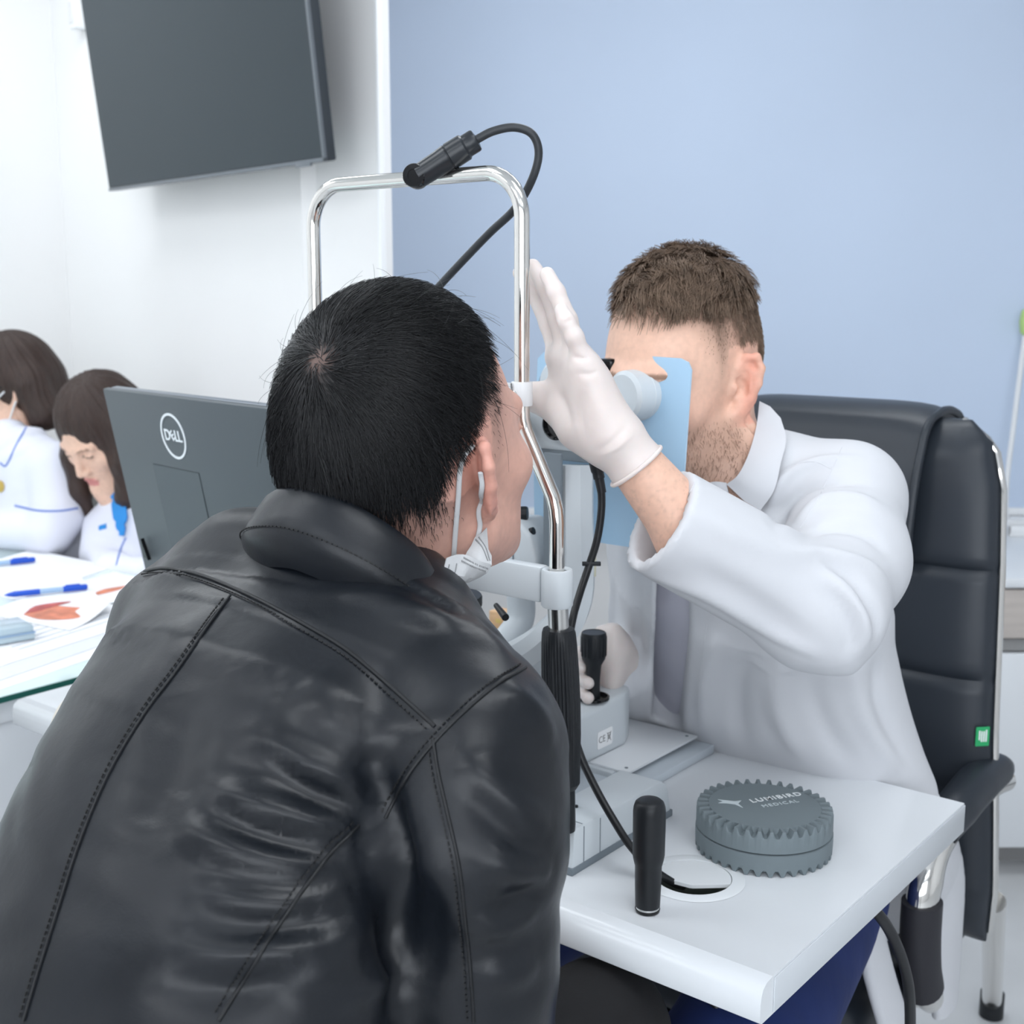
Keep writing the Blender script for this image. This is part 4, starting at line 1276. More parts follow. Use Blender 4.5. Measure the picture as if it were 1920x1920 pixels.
# ------------------------------------------------------------------ computer monitor seen from behind
th = math.radians(43.5); tm = math.radians(10.5)
mx = np.array([math.sin(th), -math.cos(th), 0]); mn = np.array([-math.cos(th), -math.sin(th), 0])
mu = math.cos(tm) * UP + math.sin(tm) * mn
mnn = np.cross(mx, mu)
max_ = np.array([mx, mu, mnn])
tl = np.array([-0.616, 1.873, 1.239])
MW, MH = 0.545, 0.325
mc = tl + mx * MW / 2 - mu * MH / 2
base_c = mc - mnn * (-0.02); base_c = np.array([mc[0] + mnn[0] * 0.03, mc[1] + mnn[1] * 0.03, TABLE_Z])
m_mon = mat('monitor_back', (72, 80, 85), 0.45, bump=(500, 0.06, 0.0004))
m_monb = mat('monitor_edge', (112, 120, 130), 0.35)
mo = thing('computer_monitor', 'dark grey computer monitor seen from behind on the instrument table', 'monitor', base_c)
add('back_shell', box(mc - mnn * 0.006, (MW / 2, MH / 2, 0.006), max_, 0.003), m_mon, mo)
add('front_bezel', box(mc - mnn * 0.0185, (MW / 2 - 0.001, MH / 2 - 0.001, 0.006), max_, 0.002), m_monb, mo)
add('screen', box(mc - mnn * 0.0250, (MW / 2 - 0.008, MH / 2 - 0.008, 0.0008), max_), mat('monitor_screen', (20, 24, 28), 0.15), mo)
def on_mon(px, py, off=0.0):
    r = ray(px, py); q = tl + mnn * off
    return CAM + r * np.dot(q - CAM, mnn) / np.dot(r, mnn)
lc = on_mon(325, 818, 0.0004)
ring_o, ring_i = [], []
for t in np.linspace(0, 2 * math.pi, 48, endpoint=False):
    dv = mx * math.cos(t) + mu * math.sin(t)
    ring_o.append(lc + dv * 0.0335); ring_i.append(lc + dv * 0.0300)
k = 48
V = np.array(ring_o + ring_i); V = np.concatenate([V + mnn * 0.0006, V - mnn * 0.0006])
F_ = []
for i in range(k):
    j = (i + 1) % k
    F_ += [(i, j, k + j, k + i), (i, 2 * k + i, 2 * k + j, j), (k + i, k + j, 3 * k + j, 3 * k + i)]
m_logo = mat('logo_silver', (226, 232, 236), 0.3)
lg = add('logo_ring', (V, F_), m_logo, mo)
s_ = 0.0225
add('logo_lettering', merge(text_shape('D', s_, lc - mx * 0.0165, max_, 0.0004, bold=0.0004), text_shape('LL', s_, lc + mx * 0.0135, max_, 0.0004, bold=0.0004, spacing=0.85)), m_logo, mo)
eax = np.array([unit(mx * 0.8 + mu * 0.55), unit(mu * 0.8 - mx * 0.55), mnn])
add('logo_lettering', text_shape('E', s_ * 0.86, lc - mx * 0.0022, eax, 0.0004, bold=0.0004), m_logo, mo)
vp = [on_mon(287, 869), on_mon(374, 889), on_mon(382, 975)]
vx0, vy0 = np.dot(vp[0] - tl, mx), np.dot(vp[0] - tl, mu)
vx1 = np.dot(vp[1] - tl, mx)
m_seam = mat('monitor_seam', (52, 58, 62), 0.5)
cv = add('stand_cover', box(tl + mx * (vx0 + vx1) / 2 + mu * (vy0 - 0.075) + mnn * 0.0001, ((vx1 - vx0) / 2, 0.075, 0.0004), max_), m_seam, mo)
add('cover_panel', box(tl + mx * (vx0 + vx1) / 2 + mu * (vy0 - 0.075) + mnn * 0.0004, ((vx1 - vx0) / 2 - 0.0011, 0.0739, 0.0004), max_), m_mon, cv)
add('stand_neck', tube([mc - mu * 0.05 + mnn * 0.012, mc - mu * 0.15 + mnn * 0.03, base_c + UP * 0.01], [0.03, 0.03, 0.034], 20), m_monb, mo)
add('stand_foot', box(base_c + UP * 0.006, (0.11, 0.085, 0.006), frame(UP, mx), 0.004), m_monb, mo)
wq = on_mon(276, 1042, 0.002)
add('cable_clip', prism([(0, 0), (0.012, -0.004), (0.003, 0.03)], wq, max_, 0.006), m_blackg, mo)
# pale cable over the table edge
m_cream = mat('cream_cable', (206, 200, 188), 0.45)
cx = [base_c + UP * 0.02 + A3 * 0.05, T(230, 1255, TABLE_Z + 0.01), T(165, 1290, TABLE_Z + 0.012), P(118, 1325, 1.77), P(98, 1380, 1.77), P(92, 1450, 1.78), P(96, 1700, 1.86)]
add('cream_cable', tube(spline(cx, 8), 0.0055, 10), m_cream, label='thick cream cable hanging over the table end by the monitor', cat='cable')

# ------------------------------------------------------------------ swivel armchair of the examiner
m_leather = mat('black_chair_leather', (38, 44, 52), 0.42, bump=[(260, 0.12, 0.0006)], var=(6, 0.08))
CF = -B3                                        # the chair faces the patient
CR = np.array([0.779, -0.627, 0.0])             # towards the picture's right
chb = np.array([0.512, 1.93, 0.0])              # middle of the back, on the ground
ch = thing('office_armchair', 'high-backed black leather armchair with chrome trim behind the examiner', 'chair', np.array([0.36, 1.76, 0]))
HWc = 0.262
def chair_back(lay, shrink=0.0):
    """padded back: grid over width and height with a slight curve"""
    return None
zs = [0.40, 0.50, 0.62, 0.74, 0.88, 1.00, 1.10, 1.165, 1.195]
wsx = [0.270, 0.282, 0.278, 0.270, 0.263, 0.256, 0.245, 0.225, 0.19]
offs = [-0.03, 0.0, 0.01, 0.01, 0.0, -0.012, -0.03, -0.045, -0.055]       # curve towards the back
seams = [(0.985, 0.006), (0.825, 0.006), (0.655, 0.006)]
def back_surface(thick0, nz=80, nxx=28):
    V = []
    zz = np.linspace(zs[0], zs[-1], nz)
    for side in (1, -1):
        for z in zz:
            w = np.interp(z, zs, wsx); o = np.interp(z, zs, offs)
            edge = min(1, (zs[-1] - z) / 0.05 + 0.05) ** 0.5 * min(1, (z - zs[0]) / 0.05 + 0.05) ** 0.5
            for i in range(nxx + 1):
                u = -1 + 2 * i / nxx
                uu = math.copysign(1 - (1 - abs(u)) ** 1.6, u)
                th_ = thick0 * edge * (1 - abs(uu) ** 5) ** 0.5 + 0.002
                if side > 0:
                    for sz, sd in seams[:3]:
                        th_ -= 0.010 * math.exp(-((z - sz) / 0.006) ** 2)
                V.append(chb + CR * w * uu + CF * (o + 0.02 * uu * uu + side * th_) + UP * z)
    F_ = []
    m = nxx + 1
    for s in range(2):
        for a in range(nz - 1):
            for i in range(nxx):
                q = (s * nz * m + a * m + i, s * nz * m + a * m + i + 1, s * nz * m + (a + 1) * m + i + 1, s * nz * m + (a + 1) * m + i)
                F_.append(q if s == 0 else q[::-1])
    k = nz * m
    loop = [a * m for a in range(nz)] + [(nz - 1) * m + i for i in range(1, m)] + [a * m + m - 1 for a in range(nz - 2, -1, -1)] + [i for i in range(m - 2, 0, -1)]
    for i in range(len(loop)):
        j = (i + 1) % len(loop)
        F_.append((loop[i], loop[j], loop[j] + k, loop[i] + k))
    return np.array(V), F_
bk = add('backrest', back_surface(0.045), m_leather, ch, angle=60)
# chrome edge band
edge_pts = []
for z in np.linspace(0.44, 1.18, 30):
    edge_pts.append(chb + CR * (np.interp(z, zs, wsx) + 0.004) + CF * (np.interp(z, zs, offs) + 0.008) + UP * z)
def edge_band(sgn):
    pts = []
    for z in list(np.linspace(0.42, 1.15, 30)) + [1.17, 1.186, 1.195]:
        w = np.interp(z, zs, wsx) + 0.003
        if z > 1.15: w -= (z - 1.15) * 0.35
        pts.append(chb + CR * sgn * w + CF * (np.interp(z, zs, offs) + 0.014) + UP * z)
    return np.array(pts)
for sgn in (1, -1):
    add('chrome_edge', tube(edge_band(sgn), 0.0042, 10, up=CF, flat=2.2), m_chrome, ch)
# head cushion folded over the top
V = []
nz, nxx = 36, 16
path_ = [(0.052, 0.985), (0.060, 0.998), (0.060, 1.04), (0.056, 1.09), (0.046, 1.14), (0.026, 1.182), (-0.02, 1.204), (-0.075, 1.200), (-0.11, 1.178), (-0.115, 1.11)]
pp_ = spline([(a, b, 0) for a, b in path_], 4)
for (o, z, _) in pp_:
    base = np.interp(z, zs, offs) if z < 1.15 else np.interp(1.15, zs, offs)
    for i in range(nxx + 1):
        u = -1 + 2 * i / nxx
        e_ = 0.010 * (1 - abs(u) ** 6)
        V.append(chb + CR * (0.175 * u - 0.035) + CF * (base * 0.6 + o + (e_ if o > -0.03 else -e_) + (0.012 * abs(u) ** 8 if o > 0 else 0)) + UP * (z + (e_ if -0.06 < o < 0.03 else 0)))
m = nxx + 1
Fh = [(a * m + i, a * m + i + 1, (a + 1) * m + i + 1, (a + 1) * m + i) for a in range(len(pp_) - 1) for i in range(nxx)]
Vh = np.array(V); k = len(Vh)
ctr0 = chb + UP * 1.1
inn = Vh.copy()
tq = np.array([[-0.012 * math.cos(0)] * 3])
nh = vnormals(Vh, Fh)
inn = Vh - nh * 0.012 * np.sign((nh @ CF) * 0 + 1)[:, None]
lp = [i for i in range(m)] + [a * m + m - 1 for a in range(1, len(pp_))] + [(len(pp_) - 1) * m + i for i in range(m - 2, -1, -1)] + [a * m for a in range(len(pp_) - 2, 0, -1)]
Fh2 = Fh + [tuple(i + k for i in reversed(f)) for f in Fh] + [(lp[i], lp[(i + 1) % len(lp)], lp[(i + 1) % len(lp)] + k, lp[i] + k) for i in range(len(lp))]
hc_ = add('head_cushion', (np.concatenate([Vh, inn]), Fh2), m_leather, ch, angle=60)
for sgn in (-1, 1):
    col_i = 0 if sgn < 0 else nxx
    add('piping', tube(np.array([Vh[a * m + col_i] for a in range(len(pp_))]), 0.0065, 10), m_leather, hc_)
# seat
seat_c = chb + CF * 0.235 + UP * 0.43
add('seat', box(seat_c, (0.245, 0.21, 0.055), np.array([CR, CF, UP]), 0.04, 5), m_leather, ch)
# arms: pad, chrome bow, black sleeve, legs
for sgn in (1, -1):
    sx = CR * sgn * 0.268
    sxu = sx / np.linalg.norm(sx)
    at_ = lambda f, z: chb + sx + CF * f + UP * z
    add('arm_pad', tube(spline([at_(-0.045, 0.672), at_(0.0, 0.680), at_(0.08, 0.682), at_(0.16, 0.672), at_(0.215, 0.655)], 8), [0.014, 0.025, 0.028, 0.027, 0.020], 20, up=sxu, flat=1.1), m_leather, ch)
    bow = [at_(-0.07, 0.640), at_(0.0, 0.652), at_(0.12, 0.655), at_(0.225, 0.640), at_(0.265, 0.605), at_(0.275, 0.56), at_(0.266, 0.49), at_(0.244, 0.435), at_(0.215, 0.41)]
    add('arm_bow', tube(spline(bow, 8), [0.015, 0.016, 0.018, 0.022, 0.027, 0.026, 0.023, 0.021, 0.021], 20, up=sxu, flat=0.8), m_chrome, ch)
    add('bow_sleeve', tube(spline([at_(0.275, 0.580), at_(0.274, 0.53), at_(0.264, 0.478), at_(0.248, 0.442)], 6), [0.031, 0.031, 0.031, 0.031], 20, up=sxu, flat=0.85), mat('sleeve_black', (40, 40, 46), 0.6, bump=(400, 0.2, 0.0006)), ch)
    add('cross_strut', tube([at_(0.215, 0.412), seat_c + sx * 0.5 - UP * 0.07], 0.013, 14), m_chrome, ch)
    if sgn > 0:
        rl = np.array(T(1858, 1905, 0.0)); top_l = np.array(T(1864, 1690, 0.42))
    else:
        rl = chb - CR * 0.30 - CF * 0.16; rl[2] = 0; top_l = chb - CR * 0.22 + CF * 0.02 + UP * 0.42
    add('leg', tube([rl + UP * 0.03, top_l], 0.0185, 20), m_chrome, ch)
    add('leg_cap', lathe([(0.020, 0), (0.0225, 0.002), (0.0225, 0.05), (0.019, 0.052)], rl, UP, 20), m_black, ch)
    fr_ = chb + sx * 0.75 + CF * 0.40
    add('leg', tube([fr_ + UP * 0.03, fr_ + UP * 0.38], 0.0185, 20), m_chrome, ch)
    add('leg_cap', lathe([(0.020, 0), (0.0225, 0.002), (0.0225, 0.05), (0.019, 0.052)], fr_, UP, 20), m_black, ch)
add('under_frame', merge(box(seat_c - UP * 0.068, (0.225, 0.19, 0.013), np.array([CR, CF, UP]), 0.006), box(chb + UP * 0.40 - CF * 0.005, (0.235, 0.04, 0.012), np.array([CR, CF, UP]), 0.006)), m_black, ch)
# green tag on the chrome edge
tgp = chb + CR * 0.258 + CF * 0.055 + UP * 0.745
tg_ax = np.array([unit(np.array([1.0, 0.15, 0])), UP, unit(np.array([0.15, -1.0, 0]))])
m_tag = mat('tag_green', (44, 168, 104), 0.5)
tgo = add('green_tag', prism(rrect(0.0105, 0.0145, 0.001), tgp + tg_ax[0] * 0.006, tg_ax, 0.001), m_tag, ch)
tx = np.array([UP, -tg_ax[0], tg_ax[2]])
add('tag_lettering', merge(*[box(tgp + tg_ax[0] * (0.006 + dx) + UP * dz + tg_ax[2] * 0.0012, (0.0011, hz, 0.0002), tg_ax) for dx, dz, hz in ((-0.005, 0.002, 0.007), (-0.0015, 0.0, 0.008), (0.002, 0.0, 0.008), (0.0055, 0.001, 0.009))]), m_wl, tgo)
# cable falling from the table behind the corner
cq = [T(1600, 1690, TABLE_Z - 0.052), P(1635, 1703, 1.32), P(1668, 1745, 1.34), P(1695, 1810, 1.37), P(1706, 1880, 1.40), P(1704, 1990, 1.46), P(1690, 2150, 1.54)]
add('black_cable', tube(spline(cq, 8), 0.0062, 12), m_blackc, label='black cable hanging from beneath the table corner beside the coat', cat='cable')
cq = [P(1330, 1868, 1.30), P(1345, 1890, 1.29), P(1362, 1925, 1.30), P(1375, 1990, 1.33), P(1380, 2100, 1.38)]
add('black_cable', tube(spline(cq, 8), 0.005, 12), m_blackc, label='thin black cable hanging under the middle of the table', cat='cable')
# ------------------------------------------------------------------ people: shared builders
def sstep(x, a, b):
    t = np.clip((x - a) / (b - a), 0, 1)
    return t * t * (3 - 2 * t)
def axes_of(fwd2, pitch=0.0, roll=0.0):
    """rows: right, forward, up of a head facing fwd2, pitched up by pitch, rolled to its right by roll"""
    f = unit(np.array([fwd2[0], fwd2[1], 0])); r = np.cross(f, UP)
    f2 = f * math.cos(pitch) + UP * math.sin(pitch)
    u2 = np.cross(r, f2)
    r2 = r * math.cos(roll) - u2 * math.sin(roll)
    u3 = u2 * math.cos(roll) + r * math.sin(roll)
    return np.array([r2, f2, u3])
def sd_ear(q, sgn):
    """ear in head coordinates, sgn=+1 right"""
    o = np.array([sgn * 0.069, 0.001, -0.006])
    q = (q - o) / 1.14 + o
    back = unit(np.array([sgn * 1.0, -1.0, 0.0])); up = unit(np.array([sgn * 0.12, -0.16, 1.0]))
    out = unit(np.cross(back, up)) * (1 if np.cross(back, up)[0] * sgn > 0 else -1)
    pt = lambda a, b, c=0.0: o + back * a + up * b + out * c
    A_ = np.array([back, up, out])
    d = s_ell(q, pt(0.013, 0.004), (0.0145, 0.026, 0.0035), A_)
    hx = [pt(0.004, 0.004, 0.002), pt(0.003, 0.018, 0.002), pt(0.010, 0.029, 0.002), pt(0.020, 0.029, 0.0025), pt(0.0265, 0.017, 0.003), pt(0.0262, 0.002, 0.003), pt(0.0205, -0.012, 0.002), pt(0.012, -0.022, 0.001), pt(0.007, -0.027, 0.0)]
    d = smin(d, s_chain(q, hx, [0.0030, 0.0032, 0.0034, 0.0036, 0.0036, 0.0034, 0.0034, 0.0045, 0.0050], 0.003), 0.004)
    ah = [pt(0.012, 0.020, 0.002), pt(0.019, 0.012, 0.003), pt(0.018, -0.002, 0.003), pt(0.010, -0.012, 0.002)]
    d = smin(d, s_chain(q, ah, [0.0026] * 4, 0.003), 0.003)
    d = smax(d, -s_ell(q, pt(0.009, 0.0, 0.004), (0.007, 0.010, 0.005), A_), 0.003)
    d = smin(d, s_cap(q, pt(0.002, -0.004, 0.002), pt(0.003, 0.001, 0.004), 0.0035), 0.003)
    return d * 1.14
def sd_scalp(q):
    d = s_ell(q, (0, -0.014, 0.042), (0.0765, 0.096, 0.094))
    d = smin(d, s_ell(q, (0, -0.040, 0.0), (0.066, 0.062, 0.070)), 0.03)
    d = smin(d, s_ell(q, (0, 0.034, -0.010), (0.063, 0.058, 0.085)), 0.03)
    return smin(d, s_cap(q, (0, -0.022, -0.055), (0, -0.05, -0.2), 0.057, 0.062), 0.035)
def sd_head(q, fem=False, neck_to=None, neck_r=0.056, nose=1.0):
    """head in its own coordinates: x right, y forward, z up, origin between the ears"""
    d = s_ell(q, (0, -0.014, 0.042), (0.0765, 0.096, 0.094))
    d = smin(d, s_ell(q, (0, -0.040, 0.0), (0.066, 0.062, 0.070)), 0.03)
    d = smin(d, s_ell(q, (0, 0.034, -0.010), (0.063, 0.058, 0.085)), 0.03)
    d = smin(d, s_ell(q, (0, 0.040, -0.064), (0.048, 0.048, 0.046)), 0.03)
    jw = 0.044 if fem else 0.050
    for s in (-1, 1):
        d = smin(d, s_cap(q, (s * jw, 0.004, -0.060), (s * 0.014, 0.076, -0.100), 0.017, 0.015), 0.025)
        d = smin(d, s_ell(q, (s * 0.043, 0.058, -0.022), (0.022, 0.022, 0.018)), 0.02)
        d = smin(d, s_cap(q, (s * 0.012, 0.090, 0.020), (s * 0.042, 0.078, 0.022), 0.009, 0.008), 0.014)
        d = smax(d, -s_ell(q, (s * 0.031, 0.098, 0.004), (0.017, 0.014, 0.010)), 0.012)
        d = smin(d, s_ell(q, (s * 0.031, 0.078, 0.003), (0.014, 0.013, 0.0125)), 0.004)
        d = smin(d, s_cap(q, (s * 0.017, 0.0905, 0.0015), (s * 0.045, 0.083, 0.0015), 0.0016), 0.002)
    d = smin(d, s_cap(q, (0, 0.084, -0.096), (0, 0.082, -0.106), 0.016), 0.02)
    d = smin(d, s_cap(q, (0, 0.088, 0.012), (0, 0.088 + 0.024 * nose, -0.034), 0.008, 0.0095), 0.012)
    for s in (-1, 1):
        d = smin(d, s_ell(q, (s * 0.011, 0.098, -0.038), (0.008, 0.010, 0.007)), 0.008)
    d = smin(d, s_ell(q, (0, 0.0925, -0.062), (0.021, 0.008, 0.0050)), 0.006)
    d = smin(d, s_ell(q, (0, 0.0905, -0.073), (0.018, 0.008, 0.0058)), 0.005)
    for s in (-1, 1):
        d = smin(d, sd_ear(q, s), 0.005)
    nt = np.array([0, -0.05, -0.21]) if neck_to is None else np.asarray(neck_to)
    d = smin(d, s_cap(q, (0, -0.022, -0.055), nt, neck_r * 0.98, neck_r * 1.1), 0.035)
    return d
def grad_of(fn, p, h=0.0008):
    p = np.asarray(p); d0 = fn(p.astype(np.float32))
    g = np.stack([fn((p + np.eye(3)[i] * h).astype(np.float32)) - d0 for i in range(3)], 1)
    return g / (np.linalg.norm(g, axis=1)[:, None] + 1e-9)
def sample_mesh(v, f, w, n, rng):
    """n random points on a quad mesh, density by vertex weight w"""
    f = np.asarray(f)
    ar = 0.5 * np.linalg.norm(np.cross(v[f[:, 2]] - v[f[:, 0]], v[f[:, 3]] - v[f[:, 1]]), axis=1)
    pw = ar * w[f].mean(1)
    ix = rng.choice(len(f), n, p=pw / pw.sum())
    a, b = rng.random(n)[:, None], rng.random(n)[:, None]
    q = f[ix]
    return (v[q[:, 0]] * (1 - a) + v[q[:, 1]] * a) * (1 - b) + (v[q[:, 3]] * (1 - a) + v[q[:, 2]] * a) * b
def grow(fn, roots, length, field, nseg=6, lift=0.004, rad=0.0003, taper=0.35, stiff=0.6, root_sink=0.001, liftpow=1.0, wave=None):
    """hair strands that follow a direction field over a surface fn; returns one mesh of thin prisms"""
    p = roots.copy()
    n = grad_of(fn, p)
    P_ = [p - n * root_sink]
    dprev = None
    for k in range(nseg):
        n = grad_of(fn, p)
        d = field(p, n)
        d = d - n * np.einsum('ij,ij->i', d, n)[:, None]
        d /= np.linalg.norm(d, axis=1)[:, None] + 1e-9
        if dprev is not None:
            d = d * (1 - stiff) + dprev * stiff
            d /= np.linalg.norm(d, axis=1)[:, None] + 1e-9
        dprev = d
        p = p + d * (length / nseg)[:, None]
        h = lift * ((k + 1) / nseg) ** liftpow
        cur = fn(p.astype(np.float32))
        tgt = h * (length / (length.max() + 1e-9))
        p = p + n * np.clip(tgt - cur, -0.004, 0.004)[:, None]
        P_.append(p.copy())
    P_ = np.array(P_)                                        # (nseg+1, N, 3)
    N = P_.shape[1]
    tg = np.gradient(P_, axis=0)
    ref = np.array([0.3, 0.5, 0.8])
    x = np.cross(tg, ref); x /= np.linalg.norm(x, axis=2)[:, :, None] + 1e-9
    y = np.cross(tg, x); y /= np.linalg.norm(y, axis=2)[:, :, None] + 1e-9
    rr = np.broadcast_to(np.asarray(rad, float), (N,))[None, :, None] * np.linspace(1, taper, nseg + 1)[:, None, None]
    V = []
    for j in range(3):
        a = 2 * math.pi * j / 3
        V.append(P_ + rr * (math.cos(a) * x + math.sin(a) * y))
    V = np.stack(V, 2)                                       # (S, N, 3, 3)
    V = V.transpose(1, 0, 2, 3).reshape(-1, 3)
    S = nseg + 1
    base = (np.arange(N) * S * 3)[:, None, None, None]
    s = np.arange(nseg)[None, :, None, None]
    j = np.arange(3)[None, None, :, None]
    q = np.concatenate([base + s * 3 + j, base + s * 3 + (j + 1) % 3, base + (s + 1) * 3 + (j + 1) % 3, base + (s + 1) * 3 + j], 3).reshape(-1, 4)
    return V, q
def add_big(name, shape, material, parent, colors=None, **kw):
    """like add() for large quad meshes"""
    v, f = shape
    me = bpy.data.meshes.new(name)
    off = np.zeros(3); q = parent
    while q is not None:
        off += np.array(q.location); q = q.parent
    v = np.asarray(v) - off
    f = np.asarray(f)
    me.vertices.add(len(v)); me.vertices.foreach_set('co', v.astype(np.float32).ravel())
    me.loops.add(f.size); me.loops.foreach_set('vertex_index', f.astype(np.int32).ravel())
    me.polygons.add(len(f)); me.polygons.foreach_set('loop_start', np.arange(0, f.size, 4, dtype=np.int32))
    me.update(calc_edges=True)
    me.polygons.foreach_set('use_smooth', np.ones(len(f), bool))
    me.materials.append(material)
    if colors is not None:
        ca = me.color_attributes.new('Col', 'FLOAT_COLOR', 'POINT')
        cc = np.ones((len(v), 4), np.float32); cc[:, :3] = colors
        ca.data.foreach_set('color', cc.ravel())
    o = bpy.data.objects.new(name, me)
    COL.objects.link(o)
    if parent is not None:
        o.parent = parent
    return set_props(o, **kw)
def lin(*c): return np.array(srgb(*c)[:3])
def head_masks(q, side_z=0.030, nape=-0.075, fore=0.088, fade=0.02):
    """0..1 hair cover from head coordinates, and height above the hairline"""
    x, y, z = q[:, 0], q[:, 1], q[:, 2]
    zb = np.interp(y, [-0.12, -0.06, -0.035, -0.014, 0.004, 0.010, 0.022, 0.030, 0.055, 0.075, 0.10],
                   [nape, nape + 0.004, nape + 0.022, -0.006, side_z, side_z - 0.004, side_z - 0.018, side_z + 0.004, fore - 0.035, fore - 0.006, fore])
    zb = zb + 0.022 * np.exp(-((np.abs(x) - 0.050) / 0.014) ** 2) * sstep(y, 0.03, 0.05)
    h = z - zb
    return sstep(h, -fade * 0.4, fade), h
RNG = np.random.default_rng(7)
m_skin = mat('skin', (224, 176, 152), 0.48, vcol=True, var=(140, 0.05), sss=0.06, bump=(420, 0.10, 0.0005))
m_hair_k = mat('black_hair', (16, 17, 20), 0.36, spec=0.6)
m_hair_b = mat('brown_hair', (134, 114, 98), 0.5, spec=0.35, var=(70, 0.35))
m_hair_d = mat('dark_brown_hair', (54, 38, 32), 0.42, spec=0.5, bump=[(60, 0.5, 0.004)], stretch=(9, 9, 0.6), var=(30, 0.25))
# ------------------------------------------------------------------ the patient (black leather jacket, seen from behind)
PF = unit(np.array([0.545, 0.839, 0.0])); PR = np.cross(PF, UP)
HA = axes_of((0.62, 0.785), math.radians(14), math.radians(3))
ear_p = P(905, 890, 0.99)
HS = 1.075
HC = ear_p - HA[0] * 0.078 * HS + HA[1] * 0.010
def loc_p(p): return (np.asarray(p) - HC) @ HA.T / HS
NECK_B = P(722, 1090, 1.045)                      # root of the neck inside the collar
nk = (NECK_B - HC) @ HA.T / HS
def f_phead(p):
    return near(p, HC - HA[2] * 0.06, 0.31, lambda r: sd_head(loc_p(r).astype(np.float32), neck_to=nk, neck_r=0.053) * HS)
def f_pscalp(p): return sd_scalp(loc_p(p).astype(np.float32)) * HS
pat = thing('person', 'patient in a black leather jacket leaning into the slit lamp frame', 'person', np.array([-0.32, 0.62, 0.0]))
# torso centre line from shoulders to hips
SPN = [P(650, 1120, 1.03), P(596, 1220, 1.0), P(508, 1350, 0.965), P(420, 1540, 0.94), P(340, 1790, 0.90), P(240, 2130, 0.87), P(190, 2420, 0.87)]
SW = [0.085, 0.152, 0.166, 0.168, 0.180, 0.188, 0.195]
SH_ = [0.055, 0.085, 0.110, 0.120, 0.122, 0.122, 0.126]
def torso_core(p, g=0.0):
    return s_loft(p, SPN, PR, [w + g for w in SW], [h + g for h in SH_], 2.25)
RSH = P(868, 1410, 0.895); REL = P(880, 1990, 0.90); RWR = REL + PF * 0.10 - PR * 0.16 - UP * 0.12
LSH = P(372, 1205, 1.10); LEL = LSH + PF * 0.06 - UP * 0.28 - PR * 0.03; LWR = LEL + PF * 0.10 + PR * 0.14 - UP * 0.10
HIP = SPN[-1]
KNR = HIP + PF * 0.50 + PR * 0.12 - UP * 0.03; KNL = HIP + PF * 0.48 - PR * 0.13 - UP * 0.03
FTR = KNR + PF * 0.02 + PR * 0.05; FTR[2] = 0.09; FTL = KNL - PF * 0.02 - PR * 0.05; FTL[2] = 0.09
def f_pbody(p):
    d = f_phead(p)
    d = smin(d, torso_core(p, -0.03), 0.03)
    for a, b, c in ((RSH, REL, RWR), (LSH, LEL, LWR)):
        d = smin(d, s_chain(p, [a, b, c], [0.05, 0.04, 0.028], 0.02), 0.02)
    return d
hv, hf = surface(f_pbody, np.minimum(HC - 0.17, HC + (-0.14, -0.17, -0.28)), HC + 0.19, 0.0026)
q = loc_p(hv)
cover, hgt = head_masks(q, 0.026, -0.055, 0.094, 0.095)
whorl_l = np.array([0.006, -0.078, 0.098])
wd_ = np.linalg.norm(q - whorl_l, axis=1)
earm = (np.abs(q[:, 0]) > 0.071) & (q[:, 1] < 0.012) & (q[:, 1] > -0.05) & (q[:, 2] < 0.040)
cover = np.where(earm, 0, cover)
cover2 = cover * (1 - 0.6 * np.exp(-(wd_ / 0.009) ** 2))
skin = np.tile(lin(210, 164, 148), (len(hv), 1))
noise = RNG.random(len(hv))[:, None]
redness = np.exp(-((np.abs(q[:, 0]) - 0.088) / 0.014) ** 2)[:, None] * (q[:, 1:2] < 0.012) * (q[:, 2:3] > -0.05)
skin = skin * (1 - 0.45 * redness) + lin(214, 136, 122) * 0.45 * redness
mark = np.exp(-((q[:, 0] - 0.055) / 0.018) ** 2 - ((q[:, 1] + 0.045) / 0.014) ** 2 - ((q[:, 2] + 0.105) / 0.022) ** 2)[:, None]
skin = skin * (1 - 0.55 * mark) + lin(150, 96, 52) * 0.55 * mark
colp = skin * (1 - cover2[:, None]) + lin(30, 27, 28) * cover2[:, None]
lips = (np.abs(q[:, 0]) < 0.022) & (np.abs(q[:, 2] + 0.067) < 0.012) & (q[:, 1] > 0.088)
colp[lips] = lin(184, 112, 104)
brow = (np.abs(np.abs(q[:, 0]) - 0.030) < 0.017) & (np.abs(q[:, 2] - 0.024) < 0.0045) & (q[:, 1] > 0.07)
colp[brow] = lin(40, 34, 32)
body = add_big('body', (hv, hf), m_skin, pat, colors=colp)
# hair strands
vw = np.where((cover > 0.04) & (np.abs(q[:, 0]) < 0.078 + 0.003), cover ** 2.2, 0) * (1 - 0.5 * np.exp(-(wd_ / 0.007) ** 2))
earzone = (np.abs(q[:, 0]) > 0.068) & (q[:, 1] < 0.014) & (q[:, 1] > -0.035) & (q[:, 2] < 0.026)
vw[earzone] = 0
WH = HC + HA.T @ whorl_l
def field_p(p, n):
    d = p - WH
    d /= np.linalg.norm(d, axis=1)[:, None] + 1e-6
    sw = np.cross(n, d)
    l = loc_p(p)
    near = np.exp(-(np.linalg.norm(l - whorl_l, axis=1) / 0.03) ** 2)[:, None]
    g = np.array([0, 0, -1.0])
    low = sstep(-l[:, 2], -0.06, 0.04)[:, None]
    return d + sw * (0.9 * near - 0.18) + g * (0.25 + 0.7 * low) + HA[1] * 0.25 * (1 - low)
NH = 18000
rp = sample_mesh(hv, hf, vw, NH, RNG)
lq = loc_p(rp)
